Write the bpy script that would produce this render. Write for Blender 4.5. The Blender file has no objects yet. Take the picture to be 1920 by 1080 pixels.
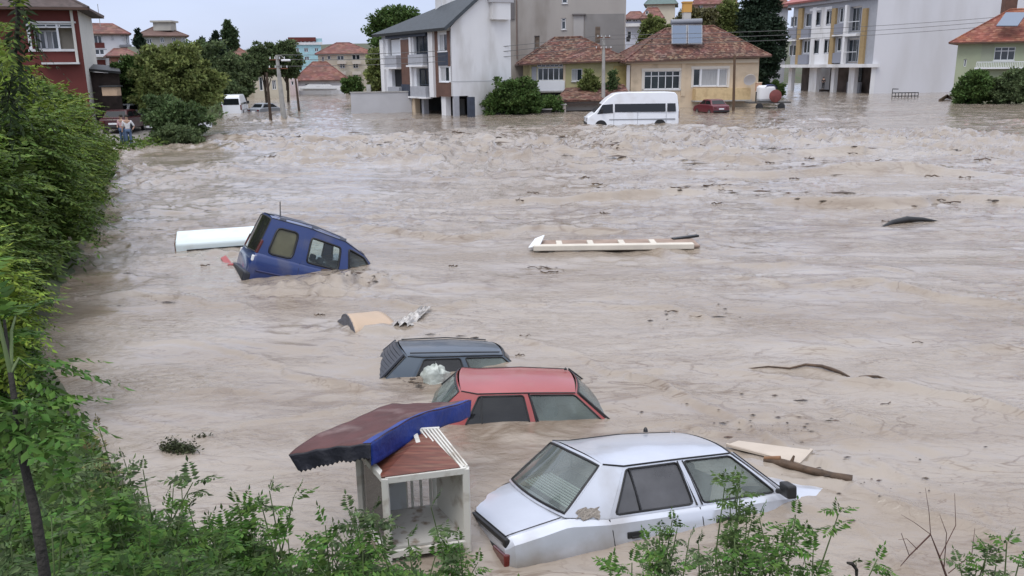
import bpy, bmesh, math, random
import numpy as np
from math import radians, sin, cos, pi, sqrt, atan2
from mathutils import Vector, Matrix
random.seed(7)
RNG = np.random.default_rng(11)
SC = bpy.context.scene
COL = SC.collection

# ------------------------------------------------------------ camera
CAM_H = 4.2; FPX = 1600.0; PITCH = math.atan((540-125)/FPX); ROLL = 0.012
cam = bpy.data.objects.new('camera', bpy.data.cameras.new('camera'))
COL.objects.link(cam)
cam.data.sensor_width = 36; cam.data.lens = 30.0
cam.data.clip_start = 0.05; cam.data.clip_end = 5000
cam.matrix_world = Matrix.Translation((0, 0, CAM_H)) @ Matrix.Rotation(pi/2-PITCH, 4, 'X') @ Matrix.Rotation(-ROLL, 4, 'Z')
SC.camera = cam

# ------------------------------------------------------------ sky, sun, exposure
SUN_EL = radians(60); SUN_AZ = radians(215)      # azimuth clockwise from +Y: the veiled sun stands behind the photographer
W = bpy.data.worlds.new('World'); SC.world = W; W.use_nodes = True
nt = W.node_tree; nt.nodes.clear()
def wn(t, **k):
    n = nt.nodes.new(t)
    for a, b in k.items(): setattr(n, a, b)
    return n
out = wn('ShaderNodeOutputWorld'); bg = wn('ShaderNodeBackground'); bg.inputs['Strength'].default_value = 0.12
sky = wn('ShaderNodeTexSky', sky_type='NISHITA', sun_disc=False, sun_elevation=SUN_EL, sun_rotation=SUN_AZ)
sky.air_density = 1.0; sky.dust_density = 1.5; sky.ozone_density = 1.0
tc = wn('ShaderNodeTexCoord'); sep = wn('ShaderNodeSeparateXYZ'); ramp = wn('ShaderNodeValToRGB')
nt.links.new(tc.outputs['Generated'], sep.inputs[0]); nt.links.new(sep.outputs['Z'], ramp.inputs[0])
cr = ramp.color_ramp
cr.elements[0].position = 0.0; cr.elements[0].color = (4.9, 5.5, 7.2, 1)
cr.elements[1].position = 1.0; cr.elements[1].color = (14.5, 14.8, 15.6, 1)
e = cr.elements.new(0.09); e.color = (4.6, 5.2, 7.2, 1)
e = cr.elements.new(0.22); e.color = (6.6, 7.1, 8.8, 1)
e = cr.elements.new(0.5); e.color = (7.8, 8.2, 9.4, 1)
mp = wn('ShaderNodeMapping'); mp.inputs['Scale'].default_value = (1, 1, 4)
nz = wn('ShaderNodeTexNoise'); nz.inputs['Scale'].default_value = 2.2; nz.inputs['Detail'].default_value = 5
nt.links.new(tc.outputs['Generated'], mp.inputs[0]); nt.links.new(mp.outputs[0], nz.inputs['Vector'])
mr = wn('ShaderNodeMapRange'); mr.inputs[1].default_value = .3; mr.inputs[2].default_value = .7; mr.inputs[3].default_value = .88; mr.inputs[4].default_value = 1.12
nt.links.new(nz.outputs[0], mr.inputs[0])
mul = wn('ShaderNodeVectorMath', operation='SCALE'); nt.links.new(ramp.outputs[0], mul.inputs[0]); nt.links.new(mr.outputs[0], mul.inputs['Scale'])
mixw = wn('ShaderNodeMix', data_type='RGBA'); mixw.inputs[0].default_value = 0.8
nt.links.new(sky.outputs[0], mixw.inputs[6]); nt.links.new(mul.outputs[0], mixw.inputs[7])
nt.links.new(mixw.outputs[2], bg.inputs[0]); nt.links.new(bg.outputs[0], out.inputs[0])

sun = bpy.data.objects.new('sun', bpy.data.lights.new('sun', 'SUN')); COL.objects.link(sun)
sun.data.energy = 1.1; sun.data.angle = radians(25); sun.data.color = (1, .97, .93)
sd = Vector((sin(SUN_AZ)*cos(SUN_EL), cos(SUN_AZ)*cos(SUN_EL), sin(SUN_EL)))
sun.rotation_euler = sd.to_track_quat('Z', 'Y').to_euler(); sun.location = sd*50
SC.view_settings.view_transform = 'Standard'; SC.view_settings.look = 'None'
SC.view_settings.exposure = 0.27; SC.view_settings.gamma = 1.0

# ------------------------------------------------------------ measured places: where a sight line meets a depth or a level
def _ray(x, y):
    c_, s_ = cos(ROLL), sin(ROLL)
    X = (x-960)/FPX; Y = (540-y)/FPX
    r = X*c_+Y*s_; u = -X*s_+Y*c_
    cp, sp = cos(PITCH), sin(PITCH)
    return r, cp+u*sp, -sp+u*cp
def at(x, y, Y):
    r, d, h = _ray(x, y); t = Y/d
    return Vector((r*t, Y, CAM_H+h*t))
def gp(x, y, z=0.0):
    r, d, h = _ray(x, y); t = (z-CAM_H)/h
    return Vector((r*t, d*t, z))

# ------------------------------------------------------------ materials
MATS = {}
def mat(name, col, rough=.7, metal=0., spec=.5, var=0., vscale=3., col2=None, bump=0., bscale=20., coat=0., island=0., dirt=None, dirt_amt=0., dirt_scale=3., transl=0., emit=None, stretch=(1,1,1), mudline=None):
    if name in MATS: return MATS[name]
    m = bpy.data.materials.new(name); m.use_nodes = True; t = m.node_tree; N = t.nodes; L = t.links
    b = N['Principled BSDF']; b.inputs['Roughness'].default_value = rough; b.inputs['Metallic'].default_value = metal
    b.inputs['Specular IOR Level'].default_value = spec
    if coat: b.inputs['Coat Weight'].default_value = coat; b.inputs['Coat Roughness'].default_value = .08
    cur = None
    tcn = N.new('ShaderNodeTexCoord'); mpn = N.new('ShaderNodeMapping'); mpn.inputs['Scale'].default_value = stretch
    L.new(tcn.outputs['Object'], mpn.inputs[0])
    rgb = N.new('ShaderNodeRGB'); rgb.outputs[0].default_value = (*col, 1); cur = rgb.outputs[0]
    def mixc(fac, a, bcol):
        mx = N.new('ShaderNodeMix'); mx.data_type = 'RGBA'
        L.new(fac, mx.inputs[0]); L.new(a, mx.inputs[6])
        if isinstance(bcol, tuple): mx.inputs[7].default_value = (*bcol, 1)
        else: L.new(bcol, mx.inputs[7])
        return mx.outputs[2]
    def noise(sc, det=5, lo=.35, hi=.65, to=1.):
        n = N.new('ShaderNodeTexNoise'); n.inputs['Scale'].default_value = sc; n.inputs['Detail'].default_value = det
        L.new(mpn.outputs[0], n.inputs['Vector'])
        r = N.new('ShaderNodeMapRange'); r.inputs[1].default_value = lo; r.inputs[2].default_value = hi; r.inputs[4].default_value = to
        L.new(n.outputs[0], r.inputs[0]); return r.outputs[0]
    if col2 is not None or var:
        c2 = col2 if col2 is not None else tuple(c*(1-var) for c in col)
        cur = mixc(noise(vscale), cur, c2)
    if island:
        g = N.new('ShaderNodeNewGeometry'); h = N.new('ShaderNodeHueSaturation')
        r = N.new('ShaderNodeMapRange'); r.inputs[3].default_value = 1-island; r.inputs[4].default_value = 1+island
        L.new(g.outputs['Random Per Island'], r.inputs[0]); L.new(r.outputs[0], h.inputs['Value'])
        r2 = N.new('ShaderNodeMapRange'); r2.inputs[3].default_value = .5-.035*island; r2.inputs[4].default_value = .5+.03*island
        w = N.new('ShaderNodeTexWhiteNoise'); w.noise_dimensions = '1D'; L.new(g.outputs['Random Per Island'], w.inputs['W'])
        L.new(w.outputs['Value'], r2.inputs[0]); L.new(r2.outputs[0], h.inputs['Hue'])
        L.new(cur, h.inputs['Color']); cur = h.outputs[0]
    if dirt is not None:
        f = noise(dirt_scale, 8, .52, .68, dirt_amt)
        cur = mixc(f, cur, dirt)
        rr = N.new('ShaderNodeMapRange'); rr.inputs[3].default_value = rough; rr.inputs[4].default_value = min(1, rough+.5)
        L.new(f, rr.inputs[0]); L.new(rr.outputs[0], b.inputs['Roughness'])
    if mudline is not None:
        sx_ = N.new('ShaderNodeSeparateXYZ'); L.new(tcn.outputs['Object'], sx_.inputs[0])
        nn_ = N.new('ShaderNodeTexNoise'); nn_.inputs['Scale'].default_value = 3; nn_.inputs['Detail'].default_value = 8; L.new(tcn.outputs['Object'], nn_.inputs['Vector'])
        ad = N.new('ShaderNodeMath'); ad.operation = 'MULTIPLY_ADD'; L.new(nn_.outputs[0], ad.inputs[0]); ad.inputs[1].default_value = -.5; L.new(sx_.outputs[2], ad.inputs[2])
        mq = N.new('ShaderNodeMapRange'); mq.inputs[1].default_value = mudline-.25+.07; mq.inputs[2].default_value = mudline-.25-.13; mq.inputs[4].default_value = .75; L.new(ad.outputs[0], mq.inputs[0])
        cur = mixc(mq.outputs[0], cur, (.30,.265,.225))
    L.new(cur, b.inputs['Base Color'])
    if bump:
        n = N.new('ShaderNodeTexNoise'); n.inputs['Scale'].default_value = bscale; n.inputs['Detail'].default_value = 6
        L.new(mpn.outputs[0], n.inputs['Vector'])
        bp = N.new('ShaderNodeBump'); bp.inputs['Strength'].default_value = bump; bp.inputs['Distance'].default_value = .05
        L.new(n.outputs[0], bp.inputs['Height']); L.new(bp.outputs[0], b.inputs['Normal'])
    if transl:
        tl = N.new('ShaderNodeBsdfTranslucent'); L.new(cur, tl.inputs[0])
        ms = N.new('ShaderNodeMixShader'); ms.inputs[0].default_value = transl
        L.new(b.outputs[0], ms.inputs[1]); L.new(tl.outputs[0], ms.inputs[2])
        L.new(ms.outputs[0], N['Material Output'].inputs[0])
    MATS[name] = m
    return m

def glass_mat(name, tint, film=(.45, .5, .48), film_amt=.15, rough=.03, ior=1.5):
    if name in MATS: return MATS[name]
    m = bpy.data.materials.new(name); m.use_nodes = True; t = m.node_tree; N = t.nodes; L = t.links
    N.remove(N['Principled BSDF'])
    fr = N.new('ShaderNodeFresnel'); fr.inputs[0].default_value = ior
    tr = N.new('ShaderNodeBsdfTransparent'); tr.inputs[0].default_value = (*tint, 1)
    gl = N.new('ShaderNodeBsdfGlossy'); gl.inputs['Roughness'].default_value = rough
    df = N.new('ShaderNodeBsdfDiffuse'); df.inputs[0].default_value = (*film, 1)
    tcn = N.new('ShaderNodeTexCoord'); nzn = N.new('ShaderNodeTexNoise'); nzn.inputs['Scale'].default_value = 2.2; nzn.inputs['Detail'].default_value = 9
    L.new(tcn.outputs['Object'], nzn.inputs['Vector'])
    r = N.new('ShaderNodeMapRange'); r.inputs[1].default_value = .35; r.inputs[2].default_value = .7; r.inputs[3].default_value = film_amt*.7; r.inputs[4].default_value = film_amt*1.3
    L.new(nzn.outputs[0], r.inputs[0])
    m1 = N.new('ShaderNodeMixShader'); L.new(r.outputs[0], m1.inputs[0]); L.new(tr.outputs[0], m1.inputs[1]); L.new(df.outputs[0], m1.inputs[2])
    m2 = N.new('ShaderNodeMixShader'); L.new(fr.outputs[0], m2.inputs[0]); L.new(m1.outputs[0], m2.inputs[1]); L.new(gl.outputs[0], m2.inputs[2])
    L.new(m2.outputs[0], N['Material Output'].inputs[0])
    MATS[name] = m; return m

def tile_mat(name, c1, c2, c3, scale=2.6):
    m = bpy.data.materials.new(name); m.use_nodes = True; t = m.node_tree; N = t.nodes; L = t.links
    b = N['Principled BSDF']; b.inputs['Roughness'].default_value = .85
    tcn = N.new('ShaderNodeTexCoord'); mpn = N.new('ShaderNodeMapping'); mpn.inputs['Scale'].default_value = (1, 1, 1.6)
    L.new(tcn.outputs['Object'], mpn.inputs[0])
    v = N.new('ShaderNodeTexVoronoi'); v.inputs['Scale'].default_value = scale; L.new(mpn.outputs[0], v.inputs['Vector'])
    sp = N.new('ShaderNodeSeparateColor'); L.new(v.outputs['Color'], sp.inputs[0])
    rp = N.new('ShaderNodeValToRGB'); L.new(sp.outputs[0], rp.inputs[0])
    rp.color_ramp.elements[0].color = (*c1, 1); rp.color_ramp.elements[1].color = (*c3, 1)
    q = rp.color_ramp.elements.new(.55); q.color = (*c2, 1)
    n = N.new('ShaderNodeTexNoise'); n.inputs['Scale'].default_value = .7; n.inputs['Detail'].default_value = 4; L.new(tcn.outputs['Object'], n.inputs['Vector'])
    mx = N.new('ShaderNodeMix'); mx.data_type = 'RGBA'; mx.blend_type = 'MULTIPLY'; mx.inputs[0].default_value = .5
    L.new(rp.outputs[0], mx.inputs[6]); L.new(n.outputs['Color'], mx.inputs[7])
    hs = N.new('ShaderNodeHueSaturation'); hs.inputs['Value'].default_value = .95; L.new(mx.outputs[2], hs.inputs['Color'])
    L.new(hs.outputs[0], b.inputs['Base Color'])
    wv = N.new('ShaderNodeTexWave'); wv.bands_direction = 'Z'; wv.inputs['Scale'].default_value = 1.6; wv.inputs['Distortion'].default_value = .8; L.new(tcn.outputs['Object'], wv.inputs['Vector'])
    bp = N.new('ShaderNodeBump'); bp.inputs['Strength'].default_value = .5; bp.inputs['Distance'].default_value = .08
    L.new(wv.outputs[0], bp.inputs['Height']); L.new(bp.outputs[0], b.inputs['Normal'])
    return m

MUD = (.30, .245, .20)
M = dict(
 black=mat('black_rubber', (.012,.012,.013), .5), dark=mat('dark_interior', (.03,.032,.035), .8, var=.4),
 chrome=mat('dull_chrome', (.5,.5,.52), .3, .9), wood=mat('wet_wood', (.10,.06,.035), .7, var=.5, vscale=8, bump=.4, bscale=14),
 conc=mat('pale_concrete', (.42,.41,.39), .9, var=.25, vscale=1.5, bump=.2),
 pole=mat('pole_concrete', (.36,.35,.33), .9, var=.2), polewood=mat('pole_timber', (.075,.05,.035), .9, var=.4, vscale=6),
 rust=mat('rusty_steel', (.16,.06,.03), .8, var=.5, vscale=5), bark=mat('bark', (.075,.055,.04), .95, var=.5, vscale=6, bump=.6, bscale=25),
 barkdark=mat('dark_bark', (.03,.026,.022), .9, var=.4, vscale=8, bump=.5, bscale=40),
 wframe=mat('white_window_frame', (.72,.73,.75), .5), cream=mat('cream_plaster', (.62,.50,.36), .9, var=.12, vscale=.6, dirt=(.3,.24,.17), dirt_amt=.5, dirt_scale=.8),
 white=mat('white_plaster', (.70,.70,.71), .85, var=.10, vscale=.5, dirt=(.40,.38,.35), dirt_amt=.55, dirt_scale=.5, stretch=(1,1,.3)),
 cable=mat('cable_black', (.1,.1,.1), .6),
)
M['bglass'] = mat('window_glass_dark', (.035,.045,.055), .08, spec=.8, var=.4, vscale=.8)
M['curtain'] = mat('net_curtain', (.42,.43,.44), .9, var=.25, vscale=4, stretch=(6,6,.3))

# ------------------------------------------------------------ tagging
def tag(o, label=None, cat=None, group=None, kind=None):
    if label: o['label'] = label
    if cat: o['category'] = cat
    if group: o['group'] = group
    if kind: o['kind'] = kind
    return o
def thing(name, label, cat, loc=(0,0,0), group=None, rot=None):
    o = bpy.data.objects.new(name, None); COL.objects.link(o); o.empty_display_size = .2
    o.location = loc
    if rot: o.rotation_euler = rot
    return tag(o, label, cat, group)

def rootof(p):
    while p.parent is not None: p = p.parent
    return p

class MB:
    def __init__(s): s.v = []; s.f = []; s.m = []; s.ci = 0
    def add(s, vs, fs):
        b = len(s.v); s.v.extend([tuple(v) for v in vs]); s.f.extend([tuple(i+b for i in f) for f in fs]); s.m.extend([s.ci]*len(fs)); return s
    def box(s, c, size, rz=0., mtx=None):
        x, y, z = size[0]/2, size[1]/2, size[2]/2
        vs = [Vector((a*x, b*y, d*z)) for a in (-1,1) for b in (-1,1) for d in (-1,1)]
        R_ = mtx if mtx is not None else Matrix.Rotation(rz, 3, 'Z')
        c = Vector(c)
        return s.add([R_@v+c for v in vs], [(0,1,3,2),(4,6,7,5),(0,4,5,1),(2,3,7,6),(0,2,6,4),(1,5,7,3)])
    def quad(s, a, b, c, d): return s.add([a,b,c,d], [(0,1,2,3)])
    def slab(s, pts, n, t):
        # flat polygon given thickness t along n
        n = Vector(n).normalized(); k = len(pts); P_ = [Vector(p) for p in pts]
        vs = P_+[p-n*t for p in P_]
        fs = [tuple(range(k)), tuple(range(2*k-1, k-1, -1))]+[(i, i+k, (i+1)%k+k, (i+1)%k) for i in range(k)]
        return s.add(vs, fs)
    def bar(s, p, q, w, h=None, up=(0,0,1)):
        p = Vector(p); q = Vector(q); h = h or w; d = (q-p)
        if d.length < 1e-6: return s
        dn = d.normalized(); up = Vector(up)
        if abs(dn.dot(up)) > .98: up = Vector((0,1,0))
        sd_ = dn.cross(up).normalized(); u2 = sd_.cross(dn)
        vs = [b+sd_*(w/2*i)+u2*(h/2*j) for b in (p, q) for i, j in ((-1,-1),(1,-1),(1,1),(-1,1))]
        return s.add(vs, [(3,2,1,0),(4,5,6,7),(0,1,5,4),(1,2,6,5),(2,3,7,6),(3,0,4,7)])
    def tube(s, pts, r, n=6, closed=False):
        pts = [Vector(p) for p in pts]; k = len(pts); rs = r if hasattr(r, '__len__') else [r]*k
        base = len(s.v); prev = None
        for i, p in enumerate(pts):
            if closed: d = pts[(i+1)%k]-pts[i-1]
            else: d = pts[min(i+1,k-1)]-pts[max(i-1,0)]
            if d.length < 1e-9: d = Vector((0,0,1))
            d.normalize()
            if prev is None:
                a = Vector((0,0,1)) if abs(d.z) < .9 else Vector((1,0,0))
                u = d.cross(a).normalized()
            else:
                u = (prev-d*prev.dot(d)); u = u.normalized() if u.length > 1e-6 else d.orthogonal().normalized()
            prev = u; w = d.cross(u)
            for j in range(n):
                a = 2*pi*j/n; s.v.append(tuple(p+(u*cos(a)+w*sin(a))*rs[i]))
        m_ = k if closed else k-1
        for i in range(m_):
            for j in range(n):
                a = base+i*n+j; b = base+i*n+(j+1)%n; i2 = (i+1)%k
                s.f.append((a, b, base+i2*n+(j+1)%n, base+i2*n+j)); s.m.append(s.ci)
        if not closed:
            s.f.append(tuple(base+j for j in range(n-1,-1,-1))); s.m.append(s.ci)
            s.f.append(tuple(base+(k-1)*n+j for j in range(n))); s.m.append(s.ci)
        return s
    def lathe(s, c, prof, n=16, axis='Z', rotm=None):
        c = Vector(c); base = len(s.v)
        for r, z in prof:
            for j in range(n):
                a = 2*pi*j/n; v = Vector((r*cos(a), r*sin(a), z))
                if axis == 'Y': v = Vector((v.x, v.z, v.y))
                if axis == 'X': v = Vector((v.z, v.x, v.y))
                if rotm is not None: v = rotm@v
                s.v.append(tuple(c+v))
        for i in range(len(prof)-1):
            for j in range(n):
                s.f.append((base+i*n+j, base+i*n+(j+1)%n, base+(i+1)*n+(j+1)%n, base+(i+1)*n+j)); s.m.append(s.ci)
        s.f.append(tuple(base+j for j in range(n-1,-1,-1))); s.m.append(s.ci)
        s.f.append(tuple(base+(len(prof)-1)*n+j for j in range(n))); s.m.append(s.ci)
        return s
    def grid(s, fn, nu, nv):
        base = len(s.v)
        for i in range(nu+1):
            for j in range(nv+1): s.v.append(tuple(fn(i/nu, j/nv)))
        for i in range(nu):
            for j in range(nv):
                a = base+i*(nv+1)+j; s.f.append((a, a+nv+1, a+nv+2, a+1)); s.m.append(s.ci)
        return s
    def build(s, name, mats, parent=None, world=True, smooth=None, bevel=0., solid=0., recalc=True, label=None, subsurf=0):
        me = bpy.data.meshes.new(name)
        off = Vector((0,0,0))
        if parent is not None and world: off = rootof(parent).location
        me.from_pydata([(v[0]-off.x, v[1]-off.y, v[2]-off.z) for v in s.v], [], s.f)
        if not isinstance(mats, (list, tuple)): mats = [mats]
        for m_ in mats: me.materials.append(m_)
        if len(mats) > 1: me.polygons.foreach_set('material_index', s.m)
        if recalc:
            b = bmesh.new(); b.from_mesh(me); bmesh.ops.recalc_face_normals(b, faces=b.faces); b.to_mesh(me); b.free()
        if smooth is not None:
            me.shade_smooth(); me.set_sharp_from_angle(angle=radians(smooth))
        o = bpy.data.objects.new(name, me); COL.objects.link(o)
        if parent is not None: o.parent = parent
        if solid:
            md = o.modifiers.new('Solidify', 'SOLIDIFY'); md.thickness = solid; md.offset = -1
        if bevel:
            md = o.modifiers.new('Bevel', 'BEVEL'); md.width = bevel; md.segments = 2; md.limit_method = 'ANGLE'
        if subsurf:
            md = o.modifiers.new('Subdivision', 'SUBSURF'); md.levels = subsurf; md.render_levels = subsurf
        if label: o['label'] = label
        return o

def npmesh(name, V, F, m, parent=None, smooth=False):
    me = bpy.data.meshes.new(name); V = np.asarray(V, np.float32); F = np.asarray(F, np.int32)
    if parent is not None: V = V-np.array(rootof(parent).location, np.float32)
    k = F.shape[1]
    me.vertices.add(len(V)); me.vertices.foreach_set('co', V.ravel())
    me.loops.add(F.size); me.loops.foreach_set('vertex_index', F.ravel())
    me.polygons.add(len(F)); me.polygons.foreach_set('loop_start', np.arange(0, F.size, k, dtype=np.int32))
    me.polygons.foreach_set('loop_total', np.full(len(F), k, np.int32))
    me.materials.append(m)
    me.update(calc_edges=True)
    if smooth: me.shade_smooth()
    o = bpy.data.objects.new(name, me); COL.objects.link(o)
    if parent is not None: o.parent = parent
    return o

# ------------------------------------------------------------ noise on arrays
def _h(ix, iy, s):
    n = (ix.astype(np.int64)*374761393+iy.astype(np.int64)*668265263+s*1274126177) & 0x7fffffff
    n = ((n ^ (n >> 13))*1103515245) & 0x7fffffff
    n = (n ^ (n >> 16))
    return (n % 65536)/65535.0
def vn(x, y, s=0):
    ix = np.floor(x); iy = np.floor(y); fx = x-ix; fy = y-iy
    fx = fx*fx*fx*(fx*(fx*6-15)+10); fy = fy*fy*fy*(fy*(fy*6-15)+10)
    a = _h(ix, iy, s); b = _h(ix+1, iy, s); c = _h(ix, iy+1, s); d = _h(ix+1, iy+1, s)
    return (a*(1-fx)+b*fx)*(1-fy)+(c*(1-fx)+d*fx)*fy-.5
def fbm(x, y, s=0, o=4):
    t = 0; a = 1
    for i in range(o):
        t = t+a*vn(x*2**i+i*17.3, y*2**i-i*9.1, s+i); a *= .5
    return t

# ------------------------------------------------------------ terrain
BANK = np.array([(60,-2),(14,4.4),(8,5.3),(4.5,5.75),(2,5.9),(0,5.95),(-1.0,6.1),(-2.2,6.5),(-3.3,7.2),(-5.4,9.9),(-7.6,13.1),(-8.6,15.6),(-11.6,24),(-19.2,42.5),(-19.6,49),(-18.9,53),(-22,64),(-28,86),(-36,110),(-46,140),(-60,190)], float)
POLY = np.vstack([BANK, [(-900,190),(-900,-60),(60,-60)]])
def bank_dist(x, y):
    d = np.full(x.shape, 1e9)
    for a, b in zip(BANK[:-1], BANK[1:]):
        ab = b-a; t = np.clip(((x-a[0])*ab[0]+(y-a[1])*ab[1])/(ab@ab), 0, 1)
        d = np.minimum(d, np.hypot(x-a[0]-t*ab[0], y-a[1]-t*ab[1]))
    ins = np.zeros(x.shape, bool); n = len(POLY)
    for i in range(n):
        x1, y1 = POLY[i]; x2, y2 = POLY[(i+1) % n]
        if y1 == y2: continue
        c_ = ((y1 > y) != (y2 > y)) & (x < (x2-x1)*(y-y1)/(y2-y1)+x1)
        ins ^= c_
    return np.where(ins, d, -d)
def ground_z(x, y):
    x = np.asarray(x, float); y = np.asarray(y, float)
    d = bank_dist(x, y)
    sl = np.interp(y, [0,38,43,52,60,200], [.5,.5,.10,.10,.16,.16])
    top = np.interp(y, [0,38,44,60,110,200], [2.55,2.7,1.2,1.3,2.6,4.5])
    land = top*(1-np.exp(-np.maximum(d,0)*sl/top))
    wat = -np.minimum(1.7, np.maximum(-d,0)*.5)
    z = np.where(d > 0, land+fbm(x*.8, y*.8, 5, 3)*.12*np.clip(d,0,1), wat)
    far = np.clip((y-172)/40, 0, 1); far = far*far*(3-2*far)
    hill = far*(1.75+(y-172)*.012)+far*np.clip((y-260)/500,0,1)*(14+10*vn(x/130, y/260, 9))
    return z*(1-far*(d<=0))+hill
def gz(x, y): return float(ground_z(np.array([x]), np.array([y]))[0])

def sgrid(lo, hi, n, k, c0):
    t = np.linspace(-1, 1, n); s_ = np.sinh(t*k)/np.sinh(k)
    return np.where(s_ < 0, c0+s_*(c0-lo), c0+s_*(hi-c0))
gx = sgrid(-1500, 1500, 420, 6.5, -3); gy = sgrid(-500, 3000, 420, 6.8, 8)
GX, GY = np.meshgrid(gx, gy, indexing='ij')
GZ = ground_z(GX, GY)
def gridfaces(nu, nv):
    i, j = np.meshgrid(np.arange(nu-1), np.arange(nv-1), indexing='ij')
    a = (i*nv+j).ravel(); return np.stack([a, a+nv, a+nv+1, a+1], 1)
gm = mat('bank_soil', (.085,.07,.05), .95, col2=(.05,.075,.03), vscale=.9, bump=.5, bscale=6)
tag(npmesh('ground', np.stack([GX, GY, GZ], -1).reshape(-1,3), gridfaces(420,420), gm, smooth=True), kind='structure')

# ------------------------------------------------------------ flood water
NR, NC = 800, 820
yr = 2.6*np.exp(np.linspace(0, 1, NR)*math.log(230/2.6)); tx = np.linspace(-1.0, 1.0, NC)
WY, TX = np.meshgrid(yr, tx, indexing='ij'); WX = TX*WY
SHEAR = [  # lines where slower and faster water rub past each other: readings, half width (m), height (m)
 ([(1190,712),(1250,728),(1330,765),(1400,800),(1470,850),(1520,870)], .10,.022), ([(1400,880),(1480,905),(1560,905),(1640,925),(1720,960),(1810,990),(1900,1030)], .07,.020),
 ([(1390,695),(1500,692),(1590,712),(1700,722),(1800,750),(1920,780)], .10,.028), ([(1090,574),(1180,578),(1260,582),(1330,602)], .12,.024), ([(1480,660),(1640,655),(1780,662),(1920,655)], .12,.02),
 ([(690,560),(800,575),(900,560),(1010,568)], .14,.022), ([(960,640),(1060,660),(1140,700),(1230,700)], .09,.02), ([(1560,760),(1660,800),(1780,860),(1920,905)], .09,.018), ([(1640,870),(1700,900),(1790,930),(1850,975)], .06,.016),
 ([(150,560),(260,545),(380,560),(470,585)], .14,.022), ([(260,640),(420,650),(560,700),(700,735)], .09,.018), ([(180,720),(300,735),(430,730),(520,745)], .06,.010), ([(700,430),(860,445),(1000,430),(1150,440)], .20,.04),
 ([(1350,520),(1500,540),(1650,530),(1800,560),(1920,575)], .14,.03), ([(1180,470),(1400,500),(1560,490),(1700,510)], .18,.03), ([(1480,380),(1650,385),(1780,378),(1920,383)], .35,.09), ([(900,385),(1050,380),(1250,362),(1380,358)], .35,.08),
 ([(230,330),(380,310),(520,330),(660,318)], .4,.07), ([(1120,860),(1180,800),(1260,790),(1350,815)], .06,.012), ([(760,800),(860,840),(900,900),(880,930)], .06,.010), ([(1330,950),(1500,945),(1560,960),(1640,1000),(1700,1060)], .06,.014),
 ([(460,800),(620,770),(700,740)], .06,.012), ([(300,260),(560,268),(800,255),(1000,275)], .6,.16), ([(1000,300),(1200,285),(1400,300),(1600,290)], .6,.16), ([(1250,325),(1500,330),(1700,320),(1900,335)], .5,.12)]
def _shear(x, y):
    h = np.zeros_like(x)
    for pts, w, am in SHEAR:
        P_ = [gp(*q) for q in pts]; fine = []
        for a_, b_, k in zip(P_[:-1], P_[1:], range(99)): fine += [(a_.lerp(b_, t/3.)).xy for t in range(3)]
        fine.append(P_[-1].xy); fx = np.array([q[0] for q in fine]); fy = np.array([q[1] for q in fine])
        x0, x1, y0, y1 = fx.min()-5*w, fx.max()+5*w, fy.min()-5*w, fy.max()+5*w
        m_ = (x > x0)&(x < x1)&(y > y0)&(y < y1)
        if not m_.any(): continue
        xs, ys = x[m_], y[m_]; wob = w*3.0*vn(xs/w*.12, ys/w*.12, 91)+w*1.2*vn(xs/w*.45, ys/w*.45, 94); best = np.full(xs.shape, 1e9); sg = np.ones_like(xs)
        for i in range(len(fx)-1):
            ax, ay, bx, by = fx[i], fy[i], fx[i+1], fy[i+1]; dx, dy = bx-ax, by-ay; t = np.clip(((xs-ax)*dx+(ys-ay)*dy)/(dx*dx+dy*dy), 0, 1)
            ex, ey = xs-ax-t*dx, ys-ay-t*dy; d = np.hypot(ex, ey); c_ = (dx*ey-dy*ex) > 0; k = d < best; best = np.where(k, d, best); sg = np.where(k, np.where(c_, 1., -1.), sg)
        q = (best*sg+wob)/w; ed = np.clip(1-np.abs((xs-(x0+x1)/2)/((x1-x0)/2))**6, 0, 1)
        prof = np.exp(-q*q)+.35*np.exp(-(q-2.2)**2)-.45*np.exp(-((q+1.4)/.8)**2)
        h[m_] += 1.9*am*prof*ed*(.35+1.3*np.clip(vn(xs/w*.10, ys/w*.10, 92)+.4, 0, 1))
    return h
BUMPS = []   # (x, y, radius_x, radius_y, amplitude)
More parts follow.
